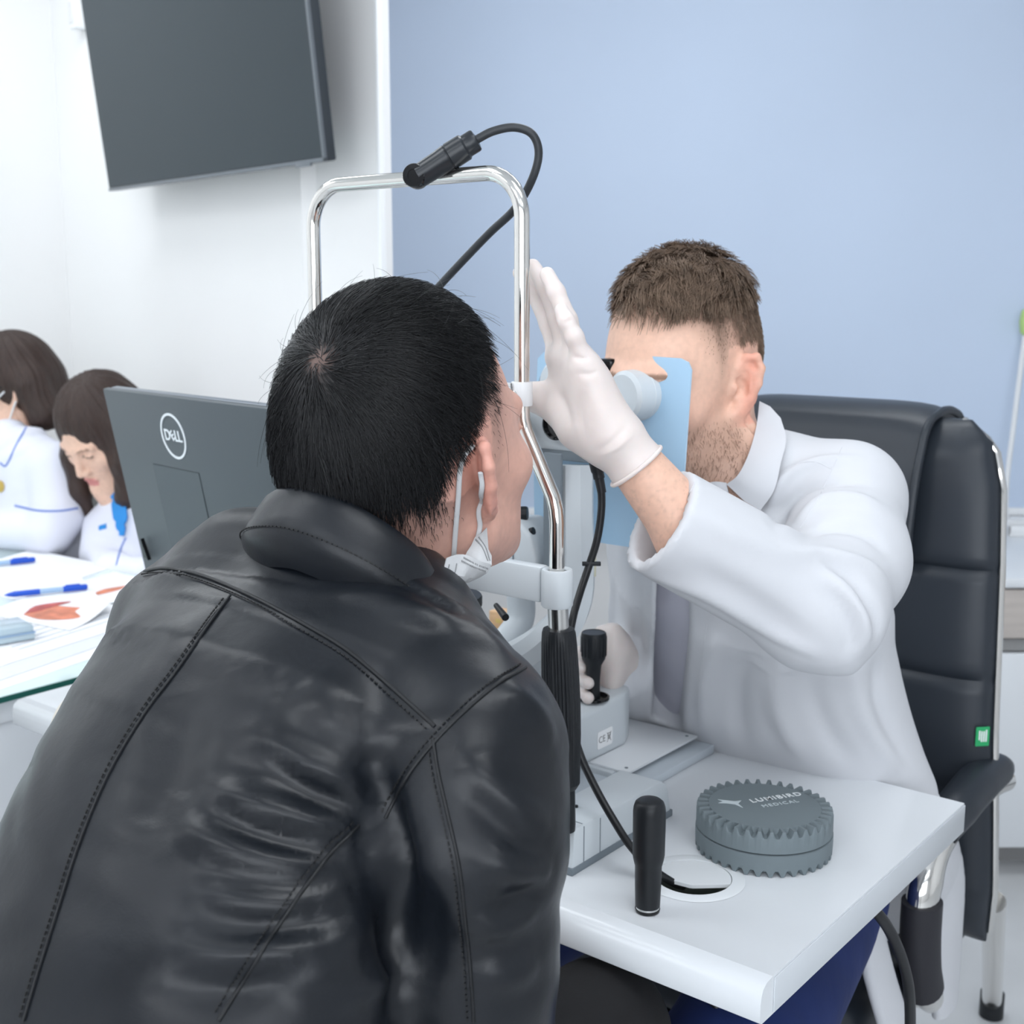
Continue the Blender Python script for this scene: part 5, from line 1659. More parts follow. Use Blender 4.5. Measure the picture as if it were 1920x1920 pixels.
_, hh_ = head_masks(lq, 0.026, -0.055, 0.094)
ln_ = np.interp(hh_, [0.0, 0.02, 0.05, 0.075, 0.11], [0.003, 0.006, 0.013, 0.026, 0.048]) * (0.75 + 0.5 * RNG.random(NH))
hd_ = np.linalg.norm(lq - whorl_l, axis=1)
ln_ *= np.interp(hd_, [0, 0.02, 0.05], [0.6, 0.85, 1.0])
jit = RNG.normal(0, 0.16, (NH, 3))
def field_pj(p, n): return unit_rows(field_p(p, n)) + jit
def unit_rows(a): return a / (np.linalg.norm(a, axis=1)[:, None] + 1e-9)
add_big('hair', grow(f_pscalp, rp, ln_, field_pj, 7, 0.0085, np.interp(ln_, [0.004, 0.015], [0.0002, 0.00042]), 0.3, 0.45), m_hair_k, pat)

fly = RNG.choice(len(hv), 90, p=(vw * (q[:, 2] > 0.05)) / (vw * (q[:, 2] > 0.05)).sum())
rf = hv[fly]; jitf = RNG.normal(0, 0.5, (90, 3))
add_big('stray_hair', grow(f_pscalp, rf, 0.045 + 0.03 * RNG.random(90), lambda p, n: unit_rows(field_p(p, n)) + jitf, 9, 0.022, 0.00022, 0.4, 0.6), m_hair_k, pat)

# ---- jacket
m_jacket = mat('black_leather', (17, 21, 27), 0.36, spec=0.42, bump=[(900, 0.12, 0.0006), (120, 0.10, 0.0015), (28, 0.12, 0.003)], var=(14, 0.12), rvar=0.07)
m_jseam = mat('leather_seam', (22, 24, 27), 0.5, spec=0.4)
m_thread = mat('black_thread', (16, 17, 19), 0.7)
def f_jacket(p):
    d = torso_core(p)
    # shoulder yoke bridging the arms
    d = smin(d, s_chain(p, [P(350, 1176, 1.10), P(470, 1110, 1.07), P(640, 1110, 1.03), P(760, 1235, 0.98), P(850, 1345, 0.93)], [0.061, 0.065, 0.062, 0.060, 0.066], 0.03), 0.05)
    ra = s_chain(p, [RSH, P(872, 1570, 0.875), P(880, 1800, 0.885), REL], [0.076, 0.067, 0.057, 0.056], 0.03)
    ra = smin(ra, s_chain(p, [REL, RWR], [0.056, 0.042], 0.02), 0.03)
    d = smin(d, ra, 0.016)
    la = s_chain(p, [LSH, LEL, LWR], [0.063, 0.054, 0.044], 0.03)
    d = smin(d, la, 0.03)
    d = smax(d, -s_cap(p, NECK_B - UP * 0.02, HC + HA[2] * -0.09 - HA[1] * 0.02, 0.063, 0.066), 0.012)
    d = smax(d, (0.50 - p[:, 2]).astype(np.float32), 0.02)
    return d
jlo = np.array([-0.62, 0.62, 0.48]); jhi = np.array([0.16, 1.42, 1.24])
jv, jf = surface(f_jacket, jlo, jhi, 0.0052)
jb_ = bvh_of((jv, jf))
folds = [
    # lines: amplitude + proud, - hollow
    ([(735, 1140), (860, 1170), (960, 1230)], 0.003, 0.012),
    ([(770, 1090), (850, 1140), (925, 1200)], 0.003, 0.010),
    ([(700, 1075), (790, 1110), (850, 1160)], -0.0025, 0.008),
    ([(640, 1105), (760, 1130), (880, 1200)], 0.0025, 0.012),
    # drag folds running to the armpit
    ([(480, 1380), (560, 1430), (640, 1470), (700, 1525)], 0.0065, 0.014),
    ([(500, 1420), (580, 1480), (650, 1510), (700, 1550)], -0.006, 0.012),
    ([(400, 1480), (500, 1520), (600, 1545), (680, 1560)], 0.007, 0.015),
    ([(390, 1520), (480, 1560), (580, 1585), (660, 1590)], -0.006, 0.012),
    ([(330, 1530), (430, 1590), (540, 1620), (640, 1615)], 0.006, 0.016),
    ([(360, 1610), (460, 1650), (560, 1660), (640, 1640)], -0.005, 0.014),
    ([(380, 1670), (480, 1690), (580, 1690), (660, 1660)], 0.006, 0.016),
    ([(330, 1760), (430, 1780), (520, 1775), (600, 1750)], 0.006, 0.016),
    ([(350, 1725), (450, 1740), (540, 1735), (620, 1705)], -0.006, 0.014),
    ([(480, 1800), (560, 1795), (640, 1760), (690, 1720)], 0.006, 0.014),
    ([(300, 1850), (400, 1860), (500, 1840), (600, 1800)], -0.005, 0.015),
    ([(520, 1850), (600, 1830), (680, 1790)], 0.005, 0.012),
    ([(640, 1870), (720, 1840), (760, 1800)], 0.006, 0.012),
    # back broad undulation
    ([(300, 1200), (280, 1300), (230, 1420)], 0.003, 0.03),
    ([(350, 1300), (330, 1420), (280, 1560)], -0.004, 0.03),
    ([(560, 1280), (640, 1350), (700, 1430)], 0.004, 0.03),
    # sleeve
    ([(870, 1420), (940, 1500), (1030, 1560)], 0.005, 0.016),
    ([(880, 1480), (950, 1560), (1030, 1620)], -0.005, 0.014),
    ([(905, 1600), (970, 1630), (1035, 1640)], 0.005, 0.014),
    ([(915, 1700), (970, 1690), (1020, 1665)], -0.005, 0.012),
    ([(860, 1740), (940, 1735), (1015, 1700)], 0.004, 0.014),
    ([(770, 1640), (800, 1720), (800, 1850)], -0.005, 0.018),
    ([(900, 1820), (960, 1830), (1010, 1800)], 0.004, 0.014),
    ([(940, 1290), (1000, 1330), (1040, 1400)], 0.003, 0.014),
    # armpit crease between back and sleeve
    ([(700, 1440), (735, 1560), (745, 1700), (735, 1900)], -0.012, 0.014),
]
jv = crease(jv, jf, jb_, [(l_, a_ * 1.45, w_ * 0.82) for l_, a_, w_ in folds])
jn = vnormals(jv, jf)
# fine irregular ripples
ph = np.sin(jv[:, 0] * 61 + 3 * np.sin(jv[:, 2] * 37)) * np.sin(jv[:, 2] * 53 + 2 * np.sin(jv[:, 1] * 41))
jv = jv + jn * (ph * 0.0009)[:, None]
jb_ = bvh_of((jv, jf))
jk = add_big('leather_jacket', (jv, jf), m_jacket, pat)
seam_lines = [
    ([(272, 1072), (310, 1066), (380, 1080), (470, 1118), (560, 1165), (640, 1212), (700, 1260), (760, 1312), (815, 1362)], 0.0030),
    ([(432, 1118), (390, 1175), (330, 1260), (270, 1340), (205, 1450), (150, 1580), (105, 1720), (70, 1830), (45, 1915)], 0.0024),
    ([(672, 1548), (620, 1600), (560, 1680), (500, 1770), (450, 1850), (410, 1915)], 0.0028),
    ([(985, 1252), (930, 1285), (870, 1335), (820, 1385), (775, 1440), (745, 1490), (722, 1535)], 0.0026),
    ([(812, 1385), (822, 1450), (840, 1530), (860, 1620), (872, 1720), (882, 1820), (888, 1915)], 0.0026),
]
st_all = []
for poly, w in seam_lines:
    p_, n_ = drape(jb_, poly, 14)
    for _ in range(2):
        n_[1:-1] = (n_[:-2] + n_[1:-1] + n_[2:]) / 3
        p_[1:-1] = (p_[:-2] + p_[1:-1] * 2 + p_[2:]) / 4
    p_ = p_ + n_ * 0.0009
    add('seam', strip(p_, n_, w, 0.0009), m_jseam, jk)
    st_all.append(stitches(p_, n_, 0.0050 if w > 0.0027 else 0.004, 0.0042, 0.0028, 0.0005))
add('stitching', merge(*st_all), m_thread, jk, kind='stuff')
# collar: a leather band standing round the neck, with a fall at the back
cax = unit(UP * 0.92 + PF * 0.38)
cfw = unit(PF - cax * np.dot(PF, cax)); cri = np.cross(cfw, cax)
def collar_pt(t, h, out=0.0):
    """t: angle from the back (0) to the front (+-pi); h: height along the neck"""
    rx, ry = 0.082 + out, 0.080 + out
    c = P(672, 1034, 1.012)
    return c + cri * math.sin(t) * rx - cfw * math.cos(t) * ry + cax * h
Vc = []
ts = np.linspace(-2.45, 2.45, 61)
prof_c = [(-0.030, -0.004), (-0.012, 0.009), (-0.004, 0.0125), (0.008, 0.010), (0.020, 0.006), (0.030, 0.002), (0.034, -0.002), (0.032, -0.007), (0.020, -0.006), (0.0, -0.005), (-0.028, -0.010)]
for t in ts:
    droop = (0.024 if t > 0 else 0.010) * abs(t) ** 1.5
    for h, o in prof_c:
        taper = 1 - 0.45 * sstep(np.array([abs(t)]), 1.2, 2.45)[0]
        Vc.append(collar_pt(t, h * taper - droop * 0.8, o - 0.004 * sstep(np.array([abs(t)]), 1.2, 2.45)[0]))
m_ = len(prof_c)
Fc = [(i * m_ + j, (i + 1) * m_ + j, (i + 1) * m_ + (j + 1) % m_, i * m_ + (j + 1) % m_) for i in range(len(ts) - 1) for j in range(m_)] + [tuple(range(m_)), tuple(range((len(ts) - 1) * m_ + m_ - 1, (len(ts) - 1) * m_ - 1, -1))]
cl_ = add('collar', (Vc, Fc), m_jacket, jk, angle=60)
sp1 = np.array([collar_pt(t, -0.002 - (0.024 if t > 0 else 0.010) * abs(t) ** 1.5 * 0.8, 0.0135) for t in np.linspace(-1.9, 1.9, 60)])
sn1 = np.array([unit(cri * math.sin(t) - cfw * math.cos(t)) for t in np.linspace(-1.9, 1.9, 60)])
add('collar_stitching', stitches(sp1, sn1, 0.0, 0.0042, 0.0028, 0.0005), m_thread, cl_, kind='stuff')

# ---- trousers, shoes (largely under the table)
m_trou = mat('black_trousers', (15, 15, 18), 0.75, bump=(300, 0.2, 0.001))
def f_ptrou(p):
    d = s_ell(p, HIP + PF * 0.03 - UP * 0.02, (0.18, 0.15, 0.12), np.array([PR, PF, UP]))
    for a, b, s in ((KNR, FTR, 1), (KNL, FTL, -1)):
        d = smin(d, s_cap(p, HIP + PR * s * 0.09 + PF * 0.04 - UP * 0.02, a, 0.088, 0.066), 0.03)
        d = smin(d, s_cap(p, a, b, 0.062, 0.048), 0.03)
    return d
lo_ = np.minimum.reduce([HIP, KNR, KNL, FTR, FTL]) - 0.2; hi_ = np.maximum.reduce([HIP, KNR, KNL, FTR, FTL]) + 0.2
add_big('trousers', surface(f_ptrou, lo_, hi_, 0.014), m_trou, pat)
m_shoe = mat('black_shoe', (20, 20, 22), 0.35)
for ft in (FTR, FTL):
    def f_shoe(p, ft=ft):
        d = s_cap(p, ft * [1, 1, 0] + UP * 0.045 - PF * 0.03, ft * [1, 1, 0] + UP * 0.035 + PF * 0.15, 0.042, 0.036)
        d = smin(d, s_cap(p, ft * [1, 1, 0] + UP * 0.05, ft * [1, 1, 0] + UP * 0.10, 0.045), 0.03)
        return smax(d, (0.004 - p[:, 2]).astype(np.float32), 0.004)
    c_ = ft * [1, 1, 0]
    add_big('shoe', surface(f_shoe, c_ + (-0.22, -0.22, -0.01), c_ + (0.22, 0.24, 0.18), 0.010, 0), m_shoe, pat)
# hands of the patient resting on the lap, out of sight behind the jacket
def hand_rest(wr, dirn, lat, sgn):
    pts = []
    def fn(p):
        pal = wr + dirn * 0.05
        d = s_ell(p, pal, (0.042, 0.05, 0.016), np.array([lat, dirn, np.cross(lat, dirn)]))
        d = smin(d, s_cap(p, wr - dirn * 0.03, wr + dirn * 0.02, 0.027, 0.027), 0.02)
        for i, (o, L) in enumerate(((-0.030, 0.062), (-0.010, 0.075), (0.010, 0.080), (0.030, 0.072))):
            a = wr + dirn * 0.085 + lat * o
            b = a + dirn * L * 0.55 - UP * 0.006; c = a + dirn * L * 0.92 - UP * 0.026
            d = smin(d, s_chain(p, [a, b, c], [0.0095, 0.0088, 0.0078], 0.004), 0.004)
        a = wr + dirn * 0.025 + lat * sgn * 0.034
        d = smin(d, s_chain(p, [a, a + dirn * 0.035 + lat * sgn * 0.022, a + dirn * 0.065 + lat * sgn * 0.026], [0.013, 0.0115, 0.009], 0.006), 0.006)
        return d
    return surface(fn, wr - 0.13, wr + 0.25, 0.0055, 0)
for wr, sgn in ((RWR + PF * 0.01, -1), (LWR + PF * 0.01, 1)):
    hm = hand_rest(wr + PF * 0.03, PF, PR, sgn)
    add_big('hand', hm, m_skin, pat, colors=np.tile(lin(212, 160, 140), (len(hm[0]), 1)))

# ---- face mask pulled under the chin, with its ear loops
m_mask = mat('white_mask', (196, 198, 200), 0.75, bump=(900, 0.3, 0.0008))
def folded(rows, th=0.0012):
    """pleated fabric from rows of picked points (px, py, d)"""
    R = [spline([P(*q) for q in r], 5) for r in rows]
    k = len(R[0])
    V = np.concatenate(R)
    F_ = [(i * k + j, i * k + j + 1, (i + 1) * k + j + 1, (i + 1) * k + j) for i in range(len(R) - 1) for j in range(k - 1)]
    n = vnormals(V, F_)
    if np.mean(n @ unit(V.mean(0) - CAM)) > 0:
        n = -n
        F_ = [f[::-1] for f in F_]
    K = len(V)
    lp = [j for j in range(k)] + [i * k + k - 1 for i in range(1, len(R))] + [(len(R) - 1) * k + j for j in range(k - 2, -1, -1)] + [i * k for i in range(len(R) - 2, 0, -1)]
    return np.concatenate([V, V - n * th]), F_ + [tuple(i + K for i in reversed(f)) for f in F_] + [(lp[i], lp[(i + 1) % len(lp)], lp[(i + 1) % len(lp)] + K, lp[i] + K) for i in range(len(lp))]
mk = add('face_mask', merge(
    folded([[(838, 1046, 0.976), (858, 1040, 0.980), (876, 1041, 0.986), (900, 1052, 0.991), (922, 1058, 0.996)],
            [(834, 1062, 0.974), (860, 1055, 0.982), (882, 1060, 0.984), (898, 1070, 0.992), (914, 1074, 1.000)],
            [(831, 1082, 0.974), (852, 1078, 0.980), (872, 1082, 0.986), (888, 1084, 0.994), (900, 1083, 1.004)],
            [(829, 1100, 0.976), (842, 1100, 0.982), (858, 1098, 0.990), (872, 1094, 0.998), (880, 1092, 1.006)]]),
    folded([[(890, 1008, 1.006), (902, 1000, 1.010), (913, 989, 1.016)],
            [(884, 1022, 1.002), (903, 1016, 1.002), (916, 1030, 1.006)],
            [(876, 1034, 0.998), (903, 1036, 0.996), (922, 1042, 1.002)],
            [(870, 1046, 0.992), (898, 1052, 0.992), (922, 1060, 0.996)]])), m_mask, pat, angle=25)
m_maskd = mat('mask_weld_dots', (140, 142, 144), 0.8)
dots = []
mbv = bvh_of(((mk_me := np.array([list(v_.co) for v_ in mk.data.vertices]) + np.array(pat.location)), [tuple(p_.vertices) for p_ in mk.data.polygons]))
for line, nn in (([(842, 1060), (838, 1076), (833, 1094)], 7), ([(856, 1058), (852, 1076), (842, 1096)], 7), ([(870, 1046), (892, 1058), (914, 1066)], 9), ([(866, 1052), (890, 1064), (910, 1071)], 9),
                 ([(892, 1012), (904, 1026), (914, 1050)], 8), ([(898, 1008), (910, 1026), (918, 1050)], 8)):
    q_ = spline([(a, b, 0) for a, b in line], nn)[:, :2]
    for a, b in q_:
        l_, n_ = hit(mbv, a, b)
        if l_ is not None:
            dots.append(box(l_ + n_ * 0.0002, (0.0008, 0.0004, 0.0002), frame(n_, UP)))
add('weld_dots', merge(*dots), m_maskd, mk, kind='stuff')
fb_ = bvh_of((hv, hf))
def over(poly, lift):
    q_ = spline([(a, b, c) for a, b, c in poly], 8)
    out = []
    for a, b, d in q_:
        l_, n_ = hit(fb_, a, b)
        base = P(a, b, d)
        if l_ is not None and proj(l_)[2] < d + 0.02:
            base = l_ + n_ * lift
        out.append(base)
    out = np.array(out)
    for _ in range(4):
        out[1:-1] = (out[:-2] + out[1:-1] * 2 + out[2:]) / 4
    return out
add('ear_loop', tube(over([(847, 1044, 1.0), (850, 990, 0.99), (855, 930, 0.985), (858, 880, 0.98), (868, 850, 0.98), (888, 832, 0.98)], 0.0025), 0.0014, 8, flat=1.5), m_mask, mk)
add('ear_loop', tube(over([(892, 1010, 1.02), (899, 975, 1.01), (906, 935, 1.0), (908, 905, 1.0), (906, 884, 1.0)], 0.0025), 0.0014, 8, flat=1.5), m_mask, mk)

# ---- stool of the patient
st_c = HIP * [1, 1, 0] + PF * 0.06
so_ = thing('round_stool', 'round black stool under the patient in the leather jacket', 'stool', st_c)
sz = HIP[2] - 0.13
add('seat', lathe([(0.0, -0.03), (0.16, -0.03), (0.175, -0.02), (0.18, 0.0), (0.172, 0.022), (0.15, 0.03), (0.0, 0.034)], st_c + UP * (sz - 0.03), UP, 36), m_black, so_)
add('gas_column', lathe([(0.028, 0.08), (0.028, 0.25), (0.02, 0.25), (0.02, sz - 0.06)], st_c, UP, 20), m_chrome, so_)
for i in range(5):
    a = 2 * math.pi * i / 5 + 0.3
    dv = np.array([math.cos(a), math.sin(a), 0])
    add('leg', tube([st_c + UP * 0.09, st_c + dv * 0.24 + UP * 0.06], [0.02, 0.014], 12), m_chrome, so_)
    add('caster', lathe([(0.0, 0.0), (0.018, 0.002), (0.022, 0.02), (0.018, 0.045), (0.0, 0.05)], st_c + dv * 0.24, UP, 14), m_black, so_)
# ------------------------------------------------------------------ the examiner (white coat, gloves)
DF = unit(np.array([-0.67, -0.742, 0.0])); DRt = np.cross(DF, UP); DL = -DRt
DA = axes_of(DF[:2], math.radians(-9), math.radians(-2))
DS = 1.06
ear_d = P(1392, 716, 1.45)
DC = ear_d + DA[0] * 0.080 * DS + DA[1] * 0.006
def loc_d(p): return (np.asarray(p) - DC) @ DA.T / DS
DNK = P(1392, 935, 1.515)
dnk = (DNK - DC) @ DA.T / DS
def f_dhead(p):
    return near(p, DC - DA[2] * 0.06, 0.31, lambda r: sd_head(loc_d(r).astype(np.float32), neck_to=dnk, neck_r=0.058) * DS)
def f_dscalp(p): return sd_scalp(loc_d(p).astype(np.float32)) * DS
doc = thing('person', 'examiner in a white coat and white gloves looking through the slit lamp', 'person', np.array([0.30, 1.68, 0.0]))
DSPN = [P(1402, 915, 1.525), P(1402, 985, 1.54), P(1404, 1110, 1.585), P(1425, 1330, 1.74), P(1462, 1560, 1.85), P(1480, 1700, 1.90)]
DW = [0.088, 0.165, 0.184, 0.190, 0.185, 0.180]; DH = [0.065, 0.090, 0.112, 0.118, 0.145, 0.15]
def d_torso(p, g=0.0):
    return s_loft(p, DSPN, DL, [w + g for w in DW], [h + g for h in DH], 2.3)
DSH = P(1588, 935, 1.465); DEL = P(1538, 1142, 1.30); DWR = P(1180, 856, 1.222)
DFA = P(1305, 1010, 1.245)
RS_ = P(1235, 1010, 1.69); RE_ = P(1218, 1300, 1.78); RW_ = P(1176, 1250, 1.66)
DHIP = np.array([0.31, 1.68, 0.60])
def f_dbody(p):
    d = f_dhead(p)
    d = smin(d, d_torso(p, -0.035), 0.03)
    d = smin(d, s_chain(p, [DSH, DEL, DFA, DWR], [0.045, 0.040, 0.036, 0.0255], 0.02), 0.02)
    d = smin(d, s_chain(p, [RS_ + DRt * 0.02, RE_ + DRt * 0.03 - DF * 0.01, RW_], [0.03, 0.018, 0.018], 0.01), 0.02)
    return d
blo = np.minimum.reduce([DC - 0.16, DWR - 0.06, RW_ - 0.06]); bhi = np.maximum.reduce([DC + 0.17, DSH + 0.08, RE_ + 0.06])
blo[2] = min(RE_[2] - 0.06, 0.9)
dv_, df_ = surface(f_dbody, blo, bhi, 0.0034)
q = loc_d(dv_)
near_head = np.linalg.norm(q, axis=1) < 0.2
cov_d, hg_d = head_masks(q, 0.036, -0.035, 0.090, 0.055)
cov_d = cov_d * near_head * ~((np.abs(q[:, 0]) > 0.071) & (q[:, 1] < 0.012) & (q[:, 1] > -0.05) & (q[:, 2] < 0.040))
skin = np.tile(lin(232, 190, 168), (len(dv_), 1))
redness = (np.exp(-((np.abs(q[:, 0]) - 0.088) / 0.010) ** 2)[:, None] * (q[:, 1:2] < 0.012) * (q[:, 2:3] > -0.05) + 0.5 * np.exp(-((np.abs(q[:, 0]) - 0.045) / 0.02) ** 2 - ((q[:, 2] + 0.02) / 0.02) ** 2)[:, None]) * near_head[:, None]
redness = np.clip(redness, 0, 1)
skin = skin * (1 - 0.45 * redness) + lin(232, 132, 110) * 0.45 * redness
beard = sstep(-q[:, 2], 0.030, 0.055) * sstep(q[:, 1], -0.012, 0.012) * near_head * (q[:, 2] > -0.125) * sstep(q[:, 2], -0.135, -0.11)
beard *= (1 - ((np.abs(q[:, 0]) < 0.019) & (np.abs(q[:, 2] + 0.067) < 0.009) & (q[:, 1] > 0.086)) * 0.9)
sideb = np.exp(-((q[:, 1] - 0.020) / 0.010) ** 2) * ((q[:, 2] > -0.05) & (q[:, 2] < 0.06) & (np.abs(q[:, 0]) > 0.05)) * near_head
beard_s = beard.copy()
beard = np.clip(beard + 0.35 * sideb, 0, 1)
col = skin * (1 - 0.40 * beard[:, None]) + lin(112, 84, 68) * 0.40 * beard[:, None]
col = col * (1 - 0.8 * cov_d[:, None]) + lin(104, 84, 70) * 0.8 * cov_d[:, None]
lips = (np.abs(q[:, 0]) < 0.021) & (np.abs(q[:, 2] + 0.067) < 0.011) & (q[:, 1] > 0.089)
col[lips] = lin(206, 132, 120)
brow = (np.abs(np.abs(q[:, 0]) - 0.030) < 0.017) & (np.abs(q[:, 2] - 0.022 + 4 * (np.abs(q[:, 0]) - 0.03) ** 2) < 0.003) & (q[:, 1] > 0.07)
col[brow] = col[brow] * 0.35 + lin(110, 82, 62) * 0.65
arm_hair = (~near_head) & (RNG.random(len(dv_)) < 0.15)
col[arm_hair] = col[arm_hair] * 0.9
add_big('body', (dv_, df_), m_skin, doc, colors=col)
# hair
crown = np.array([0.0, -0.075, 0.110])
CW = DC + DA.T @ crown
vw = np.where(cov_d > 0.05, cov_d ** 1.6, 0.0)
vw[(np.abs(q[:, 0]) > 0.070) & (q[:, 1] < 0.014) & (q[:, 1] > -0.04) & (q[:, 2] < 0.03)] = 0
NHd = 15000
rp = sample_mesh(dv_, df_, vw, NHd, RNG)
lq = loc_d(rp)
_, hh_ = head_masks(lq, 0.036, -0.035, 0.090)
topness = sstep(lq[:, 2], 0.070, 0.115)
ln_ = np.interp(hh_, [0.0, 0.03, 0.06], [0.0015, 0.003, 0.008]) * (1 - topness) + topness * 0.040
fr_ = sstep(lq[:, 1], 0.02, 0.07) * sstep(lq[:, 2], 0.06, 0.09)
ln_ = np.maximum(ln_, fr_ * 0.024) * (0.75 + 0.5 * RNG.random(NHd))
# wisps: strands near each other share a turn
cell = np.floor(lq / 0.011).astype(int)
hsh = np.sin(cell[:, 0] * 12.9898 + cell[:, 1] * 78.233 + cell[:, 2] * 37.719) * 43758.5453
turn = (hsh - np.floor(hsh)) * 2 - 1
jit2 = RNG.normal(0, 0.13, (NHd, 3))
def field_d(p, n):
    l = loc_d(p)
    d = p - CW
    d /= np.linalg.norm(d, axis=1)[:, None] + 1e-6
    tp = sstep(l[:, 2], 0.06, 0.10)[:, None]
    comb = DA[1] * 0.9 - DA[0] * 0.9
    sw = np.cross(n, comb)
    return d * (1 - 0.5 * tp) + comb * tp * 0.8 + sw * (turn * 0.75)[:, None] * tp + np.array([0, 0, -0.6]) * (1 - tp) + jit2
add_big('hair', grow(f_dscalp, rp, ln_, field_d, 7, 0.019, np.interp(ln_, [0.004, 0.015], [0.00022, 0.0005]), 0.35, 0.55, liftpow=0.7), m_hair_b, doc)
# beard stubble
vb = np.where(beard_s > 0.25, beard_s, 0)
rp = sample_mesh(dv_, df_, vb, 2400, RNG)
jb3 = RNG.normal(0, 0.35, (2400, 3))
def field_b(p, n): return np.tile(np.array([0, 0, -1.0]) + DF * 0.2, (len(p), 1)) + jb3
add_big('beard', grow(f_dhead, rp, np.full(2400, 0.005), field_b, 3, 0.0022, 0.0002, 0.4), mat('beard_hair', (112, 84, 66), 0.5), doc)

# ---- scrubs shirt and coat
m_scrub = mat('grey_scrubs', (190, 190, 202), 0.8, bump=[(500, 0.15, 0.0006), (24, 0.25, 0.006)], var=(10, 0.05))
m_coat = mat('white_coat', (209, 211, 216), 0.75, bump=[(800, 0.10, 0.0004), (18, 0.15, 0.006)])
def f_shirt(p):
    d = d_torso(p, -0.020)
    return smax(d, -s_cap(p, DNK, DC - DA[2] * 0.10, 0.062, 0.066), 0.01)
slo = np.array([0.02, 1.28, 0.62]); shi = np.array([0.62, 2.0, 1.22])
add_big('scrubs_shirt', surface(f_shirt, slo, shi, 0.011, 0), m_scrub, doc)
cuff_c = P(1236, 976, 1.238); cuff_in = P(1400, 1072, 1.27)
cdir = unit(cuff_in - cuff_c)
opn_c = P(1268, 1262, 1.44)
opn_ax = np.array([unit(np.array([1, 0, 0])), unit(ray(1268, 1262)), unit(np.cross(np.array([1.0, 0, 0]), ray(1268, 1262)))])
def f_coat(p):
    d = d_torso(p)
    d = smin(d, s_chain(p, [P(1450, 905, 1.52), DSH], [0.060, 0.064], 0.02), 0.04)
    d = smin(d, s_chain(p, [P(1340, 935, 1.56), RS_], [0.055, 0.062], 0.02), 0.04)
    arm = s_chain(p, [DSH, P(1582, 1050, 1.38), DEL], [0.064, 0.066, 0.062], 0.03)
    fore = s_cap(p, DEL, cuff_c - cdir * 0.03, 0.060, 0.056)
    inner = s_cap(p, cuff_in - cdir * 0.01, cuff_c - cdir * 0.08, 0.040, 0.0455)
    fore = smax(fore, -inner, 0.003)
    fore = smax(fore, (-(p - cuff_c) @ cdir).astype(np.float32), 0.003)
    arm = smin(arm, fore, 0.035)
    d = smin(d, arm, 0.022)
    ra = s_chain(p, [RS_, RE_, RW_ + (RE_ - RW_) * 0.10], [0.064, 0.056, 0.044], 0.03)
    d = smin(d, ra, 0.02)
    # lower front flaring over the lap and the near hip
    d = smin(d, s_cap(p, P(1560, 1320, 1.60), P(1668, 1500, 1.64), 0.056, 0.058), 0.07)
    d = smin(d, s_loft(p, [P(1710, 1540, 1.68), P(1772, 1640, 1.78), P(1776, 1770, 1.81), P(1770, 1930, 1.84)], B3, [0.05, 0.055, 0.05, 0.035], [0.04, 0.016, 0.013, 0.012], 2.2), 0.03)
    d = smin(d, s_loft(p, [P(1640, 1560, 1.58), P(1622, 1690, 1.59), P(1655, 1850, 1.60), P(1720, 2050, 1.62)], B3, [0.045, 0.032, 0.034, 0.036], [0.04, 0.014, 0.012, 0.012], 2.2), 0.03)
    d = smax(d, -s_loft(p, [P(1272, 1080, 1.46), P(1268, 1200, 1.52), P(1262, 1420, 1.62)], XA, [0.016, 0.020, 0.020], [0.14, 0.14, 0.14], 3.0), 0.006)
    return d
clo = np.array([0.0, 1.08, 0.34]); chi = np.array([0.76, 2.02, 1.26])
cv_, cf_ = surface(f_coat, clo, chi, 0.0056)
cb_v = bvh_of((cv_, cf_))
cfolds = [
    ([(1440, 960), (1470, 900), (1530, 870), (1600, 860)], 0.006, 0.010),
    ([(1450, 985), (1490, 930), (1550, 905), (1620, 905)], -0.005, 0.009),
    ([(1490, 985), (1540, 940), (1600, 935), (1655, 950)], 0.005, 0.012),
    ([(1500, 1010), (1560, 990), (1620, 1000), (1670, 1040)], -0.004, 0.010),
    ([(1480, 1035), (1550, 1040), (1620, 1060), (1665, 1090)], 0.005, 0.011),
    ([(1540, 1045), (1600, 1090), (1640, 1150), (1650, 1200)], -0.005, 0.010),
    ([(1545, 1070), (1590, 1110), (1620, 1165), (1620, 1215)], 0.005, 0.010),
    ([(1540, 1105), (1575, 1140), (1595, 1190), (1590, 1225)], -0.004, 0.009),
    ([(1300, 960), (1400, 1010), (1500, 1045)], 0.003, 0.014),
    ([(1290, 1060), (1400, 1120), (1500, 1190)], -0.003, 0.016),
    ([(1220, 1080), (1330, 1120), (1450, 1190), (1540, 1230)], 0.003, 0.010),
    ([(1345, 1180), (1325, 1260), (1320, 1370)], 0.006, 0.014),
    ([(1400, 1220), (1380, 1300), (1390, 1400)], -0.005, 0.018),
    ([(1450, 1240), (1460, 1330), (1500, 1420)], 0.005, 0.018),
    ([(1520, 1260), (1540, 1350), (1600, 1440)], -0.005, 0.018),
    ([(1590, 1240), (1620, 1340), (1690, 1450)], 0.005, 0.016),
    ([(1150, 1080), (1150, 1200), (1170, 1330)], 0.004, 0.010),
    ([(1200, 1060), (1195, 1200), (1205, 1350)], -0.004, 0.012),
    ([(1640, 1230), (1650, 1330), (1700, 1430)], -0.004, 0.012),
]
cv_ = crease(cv_, cf_, cb_v, [(l_, a_ * 1.7, w_ * 0.85) for l_, a_, w_ in cfolds])
coat = add_big('white_coat', (cv_, cf_), m_coat, doc)
cb_v = bvh_of((cv_, cf_))
